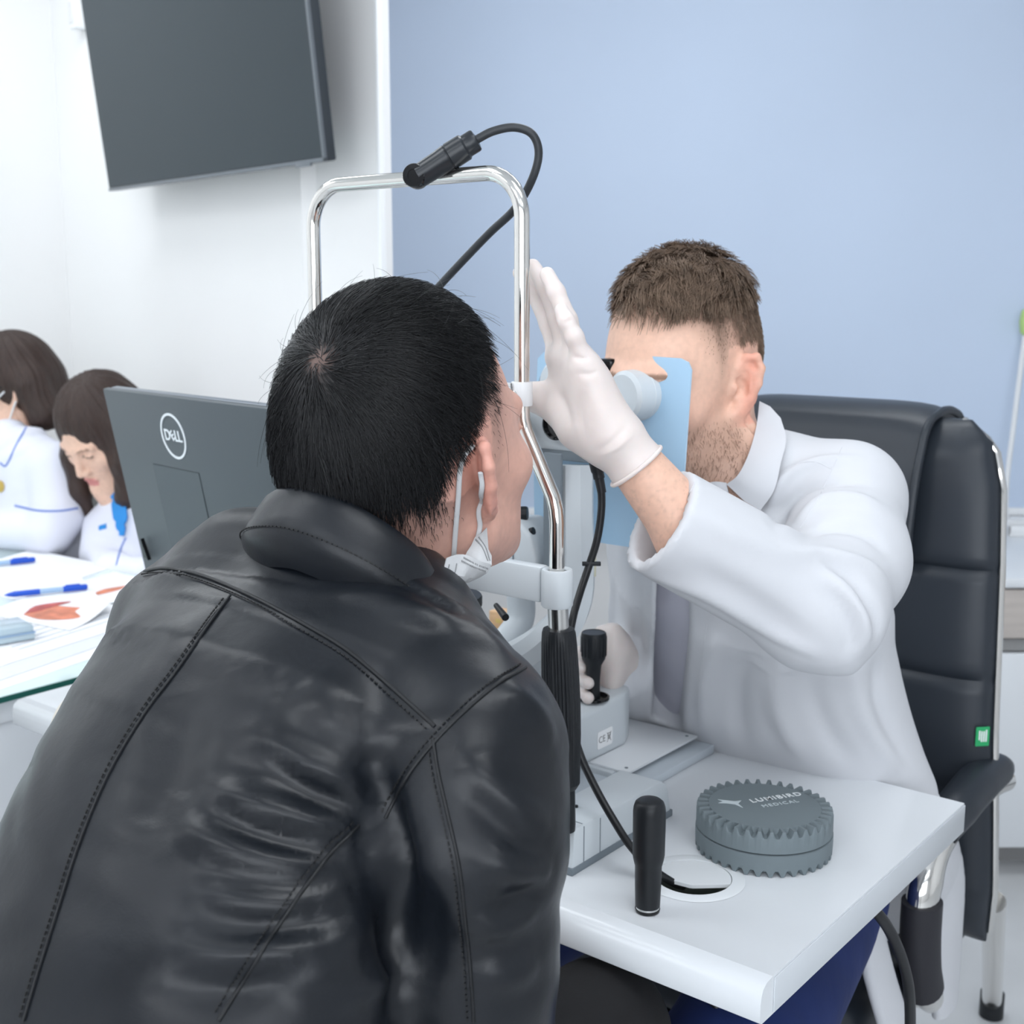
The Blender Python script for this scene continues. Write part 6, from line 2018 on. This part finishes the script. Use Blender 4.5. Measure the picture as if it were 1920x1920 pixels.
# collar round the neck and lapel on the chest
dax = unit(UP * 0.95 + DF * 0.30)
dfw = unit(DF - dax * np.dot(DF, dax)); dri = np.cross(dfw, dax)
def collar_band(c, ax, fw, ri, rx, ry, prof, t0, t1, drop, n=50):
    V = []
    ts = np.linspace(t0, t1, n)
    for t in ts:
        for h, o in prof:
            V.append(c + ri * math.sin(t) * (rx + o) - fw * math.cos(t) * (ry + o) + ax * (h - drop * abs(t) ** 2))
    m = len(prof)
    F_ = [(i * m + j, (i + 1) * m + j, (i + 1) * m + (j + 1) % m, i * m + (j + 1) % m) for i in range(n - 1) for j in range(m)] + [tuple(range(m)), tuple(range((n - 1) * m + m - 1, (n - 1) * m - 1, -1))]
    return V, F_
add('collar', collar_band(P(1400, 915, 1.52), dax, dfw, dri, 0.070, 0.066, [(-0.030, 0.034), (-0.010, 0.026), (0.018, 0.014), (0.040, 0.006), (0.046, 0.001), (0.043, -0.003), (0.020, -0.002), (-0.010, 0.004), (-0.03, 0.026)], -1.75, 1.75, 0.011), m_coat, coat, angle=60)
add('lapel', folded([[(1424, 752, 1.487), (1418, 800, 1.470), (1404, 850, 1.446), (1384, 890, 1.440), (1362, 908, 1.448)],
                     [(1444, 762, 1.480), (1446, 810, 1.458), (1440, 860, 1.432), (1424, 905, 1.424), (1396, 940, 1.434)],
                     [(1464, 784, 1.472), (1474, 824, 1.452), (1464, 868, 1.430), (1452, 918, 1.424), (1426, 957, 1.430)]], 0.004), m_coat, coat, angle=60)
add('lapel', folded([[(1362, 905, 1.452), (1340, 903, 1.455), (1318, 908, 1.462)],
                     [(1366, 925, 1.446), (1345, 922, 1.452), (1325, 925, 1.458)],
                     [(1376, 948, 1.442), (1358, 945, 1.448), (1340, 945, 1.452)]], 0.003), m_coat, coat, angle=60)
for poly in ([(1470, 880), (1500, 868), (1530, 866), (1560, 880)], [(1578, 838), (1560, 880), (1530, 940), (1500, 990)], [(1212, 1062), (1262, 990), (1302, 905)], [(1325, 1170), (1312, 1280), (1308, 1372)]):
    p_, n_ = drape(cb_v, poly, 10)
    if len(p_) > 4:
        add('seam', strip(p_, n_, 0.0016, 0.0005), m_coat, coat)
# ---- navy trousers and shoes
m_navy = mat('navy_scrubs', (22, 42, 96), 0.8, bump=[(400, 0.2, 0.0008), (20, 0.3, 0.008)], var=(12, 0.12))
kl = DHIP + DF * 0.42 + DL * 0.27 - UP * 0.03; kr = DHIP + DF * 0.42 - DL * 0.12 - UP * 0.03
fl_ = kl + DF * 0.02 + DL * 0.02; fl_[2] = 0.09; frr = kr + DF * 0.02; frr[2] = 0.09
def f_dtrou(p):
    d = s_ell(p, DHIP - UP * 0.01, (0.20, 0.16, 0.11), np.array([DL, DF, UP]))
    for a, b, s in ((kl, fl_, 1), (kr, frr, -1)):
        d = smin(d, s_cap(p, DHIP + DL * (0.15 if s > 0 else -0.11) + DF * 0.02 - UP * 0.01, a, 0.098, 0.080), 0.03)
        d = smin(d, s_cap(p, a, b, 0.074, 0.060), 0.03)
    return d
lo_ = np.minimum.reduce([DHIP, kl, kr, fl_, frr]) - 0.22; hi_ = np.maximum.reduce([DHIP, kl, kr, fl_, frr]) + 0.22
tv_, tf_ = surface(f_dtrou, lo_, hi_, 0.012)
tro = add_big('navy_trousers', (tv_, tf_), m_navy, doc)
tb_v = bvh_of((tv_, tf_))
for ft in (fl_, frr):
    def f_shoe2(p, ft=ft):
        c_ = ft * [1, 1, 0]
        d = s_cap(p, c_ + UP * 0.045 - DF * 0.03, c_ + UP * 0.035 + DF * 0.15, 0.042, 0.036)
        d = smin(d, s_cap(p, c_ + UP * 0.05, c_ + UP * 0.10, 0.045), 0.03)
        return smax(d, (0.004 - p[:, 2]).astype(np.float32), 0.004)
    c_ = ft * [1, 1, 0]
    add_big('shoe', surface(f_shoe2, c_ + (-0.24, -0.24, -0.01), c_ + (0.22, 0.22, 0.18), 0.010, 0), m_shoe, doc)

# ---- gloves
m_glove = mat('latex_glove', (224, 214, 210), 0.42, sss=0.15, bump=[(260, 0.10, 0.0008)], var=(40, 0.03))
wr_c = DWR
# joints: (px, py, depth)
J = lambda *a: P(*a)
fingers = [
    # little finger, ring, middle, index: knuckle, middle joint, end joint, tip
    [J(1097, 688, 1.200), J(1077, 632, 1.190), J(1062, 603, 1.190), J(1053, 582, 1.193)],
    [J(1083, 672, 1.218), J(1064, 600, 1.210), J(1043, 548, 1.212), J(1026, 515, 1.215)],
    [J(1066, 668, 1.238), J(1046, 596, 1.236), J(1024, 538, 1.238), J(999, 500, 1.242)],
    [J(1050, 670, 1.258), J(1030, 608, 1.262), J(1004, 552, 1.266), J(975, 512, 1.268)],
]
rads = [[0.0105, 0.0088, 0.0080, 0.0070], [0.0115, 0.0096, 0.0086, 0.0076], [0.0118, 0.0100, 0.0090, 0.0078], [0.0112, 0.0098, 0.0088, 0.0076]]
thumb = [J(1082, 800, 1.245), J(1045, 760, 1.262), J(1006, 745, 1.268), J(972, 735, 1.268)]
def f_glove(p):
    d = s_cap(p, J(1196, 876, 1.224), J(1166, 838, 1.222), 0.0295, 0.0265)
    d = smax(d, (-(p - J(1193, 874, 1.224)) @ unit(wr_c - J(1225, 912, 1.226))).astype(np.float32), 0.002)
    for k, f in enumerate(fingers):
        e = s_chain(p, [J(1150 - 6 * k, 812 + 3 * k, 1.215 + 0.008 * k), f[0]], [0.0215, 0.0150], 0.01)
        d = smin(d, e, 0.020)
    th_ = s_chain(p, thumb, [0.022, 0.0165, 0.0130, 0.0105], 0.012)
    d = smin(d, th_, 0.022)
    d = smin(d, s_cap(p, J(1118, 790, 1.222), J(1105, 720, 1.214), 0.0200, 0.0150), 0.018)
    for f, r in zip(fingers, rads):
        d = smin(d, s_chain(p, f, r, 0.004), 0.006)
    return d
glo = np.minimum.reduce([np.min([q_ for f in fingers for q_ in f], 0), thumb[3], DWR]) - 0.05
ghi = np.maximum.reduce([np.max([q_ for f in fingers for q_ in f], 0), DWR, J(1230, 900, 1.24)]) + 0.045
gv_, gf_ = surface(f_glove, glo, ghi, 0.0020)
gb_v = bvh_of((gv_, gf_))
gv_ = crease(gv_, gf_, gb_v, [([(1075, 668), (1090, 672), (1105, 670)], -0.0018, 0.0022), ([(1085, 700), (1105, 702), (1120, 696)], -0.0015, 0.0025),
                              ([(1130, 855), (1160, 838), (1185, 815)], 0.0014, 0.0022), ([(1122, 845), (1150, 825), (1175, 800)], -0.0012, 0.003),
                              ([(1055, 605), (1066, 602), (1074, 598)], -0.0012, 0.002), ([(1095, 730), (1090, 780), (1100, 830)], -0.002, 0.006),
                              ([(1045, 735), (1060, 760), (1070, 800)], -0.0025, 0.006)])
gl = add_big('glove', (gv_, gf_), m_glove, doc)
ca = unit(wr_c - J(1225, 912, 1.226))
rim_c = J(1193, 874, 1.224)
fx = frame(ca)
rim = np.array([rim_c + (fx[0] * math.cos(t) + fx[1] * math.sin(t)) * 0.0300 for t in np.linspace(0, 2 * math.pi, 41)])
add('cuff_roll', tube(rim, 0.0022, 10, caps=False), m_glove, gl)
# right glove on the joystick
jt = jb + UP * 0.062
def f_glove2(p):
    d = s_ell(p, P(1148, 1240, 1.628), (0.019, 0.026, 0.047), np.array([XA, YA, UP]))
    d = smin(d, s_cap(p, P(1156, 1215, 1.635), RW_, 0.022, 0.025), 0.02)
    d = smin(d, s_chain(p, [P(1156, 1210, 1.625), P(1148, 1188, 1.618), P(1128, 1186, 1.622)], [0.013, 0.0115, 0.0095], 0.006), 0.010)
    for k, (y, tip) in enumerate(((1222, 0.0), (1246, 0.0), (1268, 1.0), (1296, 1.0))):
        f = [P(1150, y, 1.635), P(1130, y, 1.645), P(1103, y, 1.628), P(1089, y + 3, 1.592), P(1089 + 14 * tip, y + 5 + 8 * tip, 1.572 - 0.012 * tip)]
        d = smin(d, s_chain(p, f, [0.0115, 0.0105, 0.0098, 0.0088, 0.0076], 0.004), 0.005)
    return d
g2c = P(1130, 1240, 1.56)
add_big('glove', surface(f_glove2, g2c - (0.08, 0.10, 0.09), g2c + (0.10, 0.20, 0.08), 0.0028), m_glove, doc)
# ------------------------------------------------------------------ the two nurses at the glass desk
m_uni = mat('nurse_white_uniform', (226, 228, 240), 0.75, bump=[(14, 0.25, 0.008)])
m_pipe = mat('blue_piping', (120, 142, 204), 0.6)
m_bluec = mat('bright_blue_scarf', (40, 138, 214), 0.6, bump=(30, 0.2, 0.004))
m_gmask = mat('light_blue_mask', (150, 200, 228), 0.7)
def nurse(label, E_, left_ear, fwd, pitch, torso, tw_, th__, lat, arms, hairfn, scale=1.04, skin_c=(232, 192, 170), base=None):
    H = axes_of(fwd, pitch)
    C_ = E_ + H[0] * (0.08 if left_ear else -0.08) * scale
    loc = lambda p: (np.asarray(p) - C_) @ H.T / scale
    nb_ = (torso[0] - C_) @ H.T / scale
    root = thing('person', label, 'person', base)
    f_head = lambda p: near(p, C_ - H[2] * 0.05, 0.30, lambda r: sd_head(loc(r).astype(np.float32), True, nb_, 0.046, 0.8) * scale)
    def f_body(p):
        d = f_head(p)
        d = smin(d, s_loft(p, torso, lat, [w - 0.03 for w in tw_], [h - 0.025 for h in th__], 2.2), 0.03)
        for ch_, rr in arms:
            d = smin(d, s_chain(p, ch_, [r * 0.66 for r in rr], 0.02), 0.02)
        return d
    allp = np.array([C_ - 0.15, C_ + 0.16] + [q_ for a in arms for q_ in a[0]])
    v, f = surface(f_body, allp.min(0) - 0.05, allp.max(0) + 0.05, 0.0046)
    q = loc(v)
    col = np.tile(lin(*skin_c), (len(v), 1))
    nh = np.linalg.norm(q, axis=1) < 0.19
    lips = nh & (np.abs(q[:, 0]) < 0.020) & (np.abs(q[:, 2] + 0.067) < 0.010) & (q[:, 1] > 0.088)
    col[lips] = lin(214, 140, 134)
    brow = nh & (np.abs(np.abs(q[:, 0]) - 0.030) < 0.016) & (np.abs(q[:, 2] - 0.022) < 0.0032) & (q[:, 1] > 0.07)
    col[brow] = lin(168, 132, 114)
    eye = nh & (np.abs(np.abs(q[:, 0]) - 0.031) < 0.014) & (np.abs(q[:, 2] - 0.0015) < 0.0022) & (q[:, 1] > 0.075)
    col[eye] = lin(90, 66, 58)
    hz = nh & (head_masks(q, 0.03, -0.06, 0.085)[0] > 0.5)
    col[hz] = lin(50, 36, 30)
    add_big('body', (v, f), m_skin, root, colors=col)
    f_hair = lambda p: hairfn(loc(p).astype(np.float32)) * scale
    hv2, hf2 = surface(f_hair, C_ - 0.24, C_ + 0.20, 0.0042)
    hn = vnormals(hv2, hf2)
    lq_ = loc(hv2)
    ang = np.arctan2(lq_[:, 0], lq_[:, 1] + 0.02)
    hv2 = hv2 + hn * ((np.sin(ang * 46 + 2 * np.sin(lq_[:, 2] * 40)) * 0.0009 + np.sin(ang * 19 + 1.3) * 0.0012))[:, None]
    add_big('hair', (hv2, hf2), m_hair_d, root)
    def f_uni(p):
        d = s_loft(p, torso, lat, tw_, th__, 2.2)
        for ch_, rr in arms:
            d = smin(d, s_chain(p, ch_, rr, 0.02), 0.025)
        return d
    tp = np.array(list(torso) + [q_ for a in arms for q_ in a[0]])
    uv_, uf_ = surface(f_uni, tp.min(0) - 0.22, tp.max(0) + 0.2, 0.0085)
    uni = add_big('uniform', (uv_, uf_), m_uni, root)
    return root, uni, bvh_of((uv_, uf_)), loc, C_, H
def hair_bob(q):
    """chin-length bob flaring at the nape, parted fringe, ears half free"""
    d = s_ell(q, (0, -0.018, 0.036), (0.092, 0.108, 0.108))
    for s in (-1, 1):
        d = smin(d, s_chain(q, [np.array([s * 0.060, -0.055, 0.0]), np.array([s * 0.066, -0.065, -0.075]), np.array([s * 0.060, -0.075, -0.10])], [0.048, 0.042, 0.022], 0.02), 0.03)
    d = smin(d, s_chain(q, [np.array([0, -0.085, 0.0]), np.array([0, -0.098, -0.075]), np.array([0, -0.115, -0.105])], [0.050, 0.042, 0.018], 0.02), 0.03)
    d = smax(d, -s_ell(q, (0, 0.085, -0.055), (0.12, 0.082, 0.115)), 0.012)
    return smax(d, (-0.118 - q[:, 2]).astype(np.float32), 0.006)
def hair_long(q):
    """long hair falling forward on both sides of a bowed face"""
    d = s_ell(q, (0, -0.016, 0.036), (0.090, 0.108, 0.106))
    for s in (-1, 1):
        d = smin(d, s_chain(q, [np.array([s * 0.070, 0.0, 0.03]), np.array([s * 0.080, 0.045, -0.04]), np.array([s * 0.074, 0.085, -0.11]), np.array([s * 0.060, 0.110, -0.18])], [0.034, 0.030, 0.022, 0.010], 0.02), 0.03)
    d = smin(d, s_chain(q, [np.array([0, -0.08, 0.0]), np.array([0, -0.08, -0.10])], [0.055, 0.045], 0.02), 0.03)
    return smax(d, -s_ell(q, (0, 0.105, -0.050), (0.056, 0.075, 0.115)), 0.010)
# masked nurse at the picture edge
T1 = [P(12, 830, 3.18), P(34, 872, 3.17), P(60, 950, 3.18), P(75, 1060, 3.20), P(80, 1160, 3.22)]
lat1 = unit(np.array([0.80, -0.60, 0]))
arm1 = ([P(108, 880, 3.07), P(112, 965, 3.05), P(95, 1000, 3.03), P(-30, 1002, 3.10), P(-120, 1010, 3.05)], [0.070, 0.062, 0.050, 0.040, 0.030])
arm1b = ([P(-60, 880, 3.30), P(-100, 980, 3.28), P(-140, 1010, 3.15)], [0.066, 0.055, 0.04])
n1, u1, b1, loc1, C1, H1 = nurse('nurse with a brown bob and a pale blue face mask at the glass desk', P(14, 735, 3.14), True, (-0.97, -0.25), math.radians(-16), T1,
    [0.075, 0.150, 0.165, 0.155, 0.16], [0.055, 0.085, 0.105, 0.110, 0.115], lat1, [arm1, arm1b], hair_bob, base=np.array([-1.22, 3.14, 0]))
for poly in ([(28, 948), (70, 957), (110, 958), (146, 953)], [(0, 868), (12, 872), (30, 835), (52, 796)]):
    p_, n_ = drape(b1, poly, 8)
    if len(p_) > 3:
        add('piping', strip(p_, n_, 0.006, 0.002), m_pipe, u1)
p_, n_ = drape(b1, [(2, 912), (8, 920)], 4)
if len(p_):
    add('pin_badge', lathe([(0.0, 0), (0.014, 0.001), (0.015, 0.003), (0.0, 0.005)], p_[0], n_[0], 20), mat('gold_pin', (206, 178, 98), 0.3, metal=0.6), u1)
mkv = []
for i in range(9):
    for j in range(7):
        u = -1.15 + 2.3 * i / 8; w = j / 6
        rr = 0.115 - 0.018 * (w - 0.4) ** 2 * 4
        mkv.append(C1 + H1.T @ (np.array([math.sin(u) * 0.072, 0.008 + math.cos(u) * rr, -0.018 - 0.085 * w + 0.0]) * 1.04))
mf = [(i * 7 + j, (i + 1) * 7 + j, (i + 1) * 7 + j + 1, i * 7 + j + 1) for i in range(8) for j in range(6)]
mkv = np.array(mkv); k = len(mkv); inn = mkv - H1[1] * 0.002
mk1 = add('face_mask', (np.concatenate([mkv, inn]), mf + [tuple(q_ + k for q_ in reversed(x)) for x in mf]), m_gmask, n1)
for dz in (0.0, -0.085):
    a_ = C1 + H1.T @ (np.array([-0.066, 0.05, -0.02 + dz]) * 1.04); b_ = C1 + H1.T @ (np.array([-0.088, -0.012, 0.012 + dz * 0.45]) * 1.04)
    add('ear_loop', tube([a_, (a_ + b_) / 2 - H1[0] * 0.008, b_], 0.0022, 8), m_cloth_w, mk1)
add('glasses_arm', tube([C1 + H1.T @ np.array([-0.083, 0.075, 0.012]), C1 + H1.T @ np.array([-0.092, -0.005, 0.016])], 0.002, 8), m_blackg, n1)
# bowed nurse behind the monitor
T2 = [P(232, 935, 3.02), P(238, 975, 3.02), P(245, 1050, 3.03), P(250, 1150, 3.06)]
lat2 = unit(np.array([0.83, -0.55, 0]))
arm2 = ([P(196, 985, 3.06), P(192, 1040, 3.02), P(215, 1072, 2.88), P(270, 1075, 2.80)], [0.050, 0.048, 0.042, 0.032])
arm2b = ([P(300, 985, 2.95), P(310, 1050, 2.95), P(290, 1080, 2.83)], [0.052, 0.048, 0.04])
n2, u2, b2, loc2, C2, H2 = nurse('nurse with long dark hair bowed over the desk behind the monitor', P(240, 815, 2.93), True, (-0.50, -0.866), math.radians(-33), T2,
    [0.065, 0.110, 0.130, 0.14], [0.05, 0.07, 0.085, 0.095], lat2, [arm2, arm2b], hair_long, base=np.array([-0.93, 3.0, 0]))
for poly in ([(212, 935), (222, 920), (236, 935), (242, 970), (236, 1005), (228, 1005), (218, 975)],):
    add('blue_scarf', patch(b2, poly, 0.012, 0.006, 6), m_bluec, u2)
p_, n_ = drape(b2, [(186, 990), (200, 986)], 4)
if len(p_) > 2:
    add('emblem', strip(p_, n_, 0.014, 0.002), m_bluec, u2)
p_, n_ = drape(b2, [(236, 1008), (226, 1030), (218, 1060)], 6)
if len(p_) > 3:
    add('piping', strip(p_, n_, 0.005, 0.002), m_pipe, u2)
# chairs of the nurses
m_gch = mat('grey_chair_fabric', (150, 152, 150), 0.8, bump=(200, 0.2, 0.001))
def nurse_chair(c, face, lab, zt=0.98):
    c = np.array([c[0], c[1], 0.0])
    r_ = thing('desk_chair', lab, 'chair', c, 'chairs of the nurses')
    fx = unit(np.array([face[0], face[1], 0])); lx = np.cross(fx, UP)
    ax = np.array([lx, fx, UP])
    add('seat', box(c + UP * 0.44, (0.21, 0.20, 0.03), ax, 0.02, 3), m_gch, r_)
    add('backrest', box(c - fx * 0.21 + UP * (zt - 0.16), (0.20, 0.018, 0.16), ax, 0.015, 3), m_gch, r_)
    for z in (zt - 0.36, zt - 0.44):
        add('back_bar', box(c - fx * 0.215 + UP * z, (0.20, 0.012, 0.018), ax, 0.005), m_black, r_)
    for s in (-1, 1):
        add('back_post', box(c - fx * 0.225 + lx * s * 0.17 + UP * (0.42 + (zt - 0.42) / 2), (0.012, 0.010, (zt - 0.42) / 2), ax, 0.003), m_black, r_)
        for t in (-1, 1):
            add('leg', tube([c + lx * s * 0.17 + fx * t * 0.17 + UP * 0.42, c + lx * s * 0.19 + fx * t * 0.19 + UP * 0.0], 0.012, 12), m_chrome, r_)
gc = P(170, 985, 3.45)
nurse_chair((gc[0] - 0.05, gc[1] - 0.12), (-0.6, -0.8), 'grey desk chair with black bars between the two nurses', 1.03)
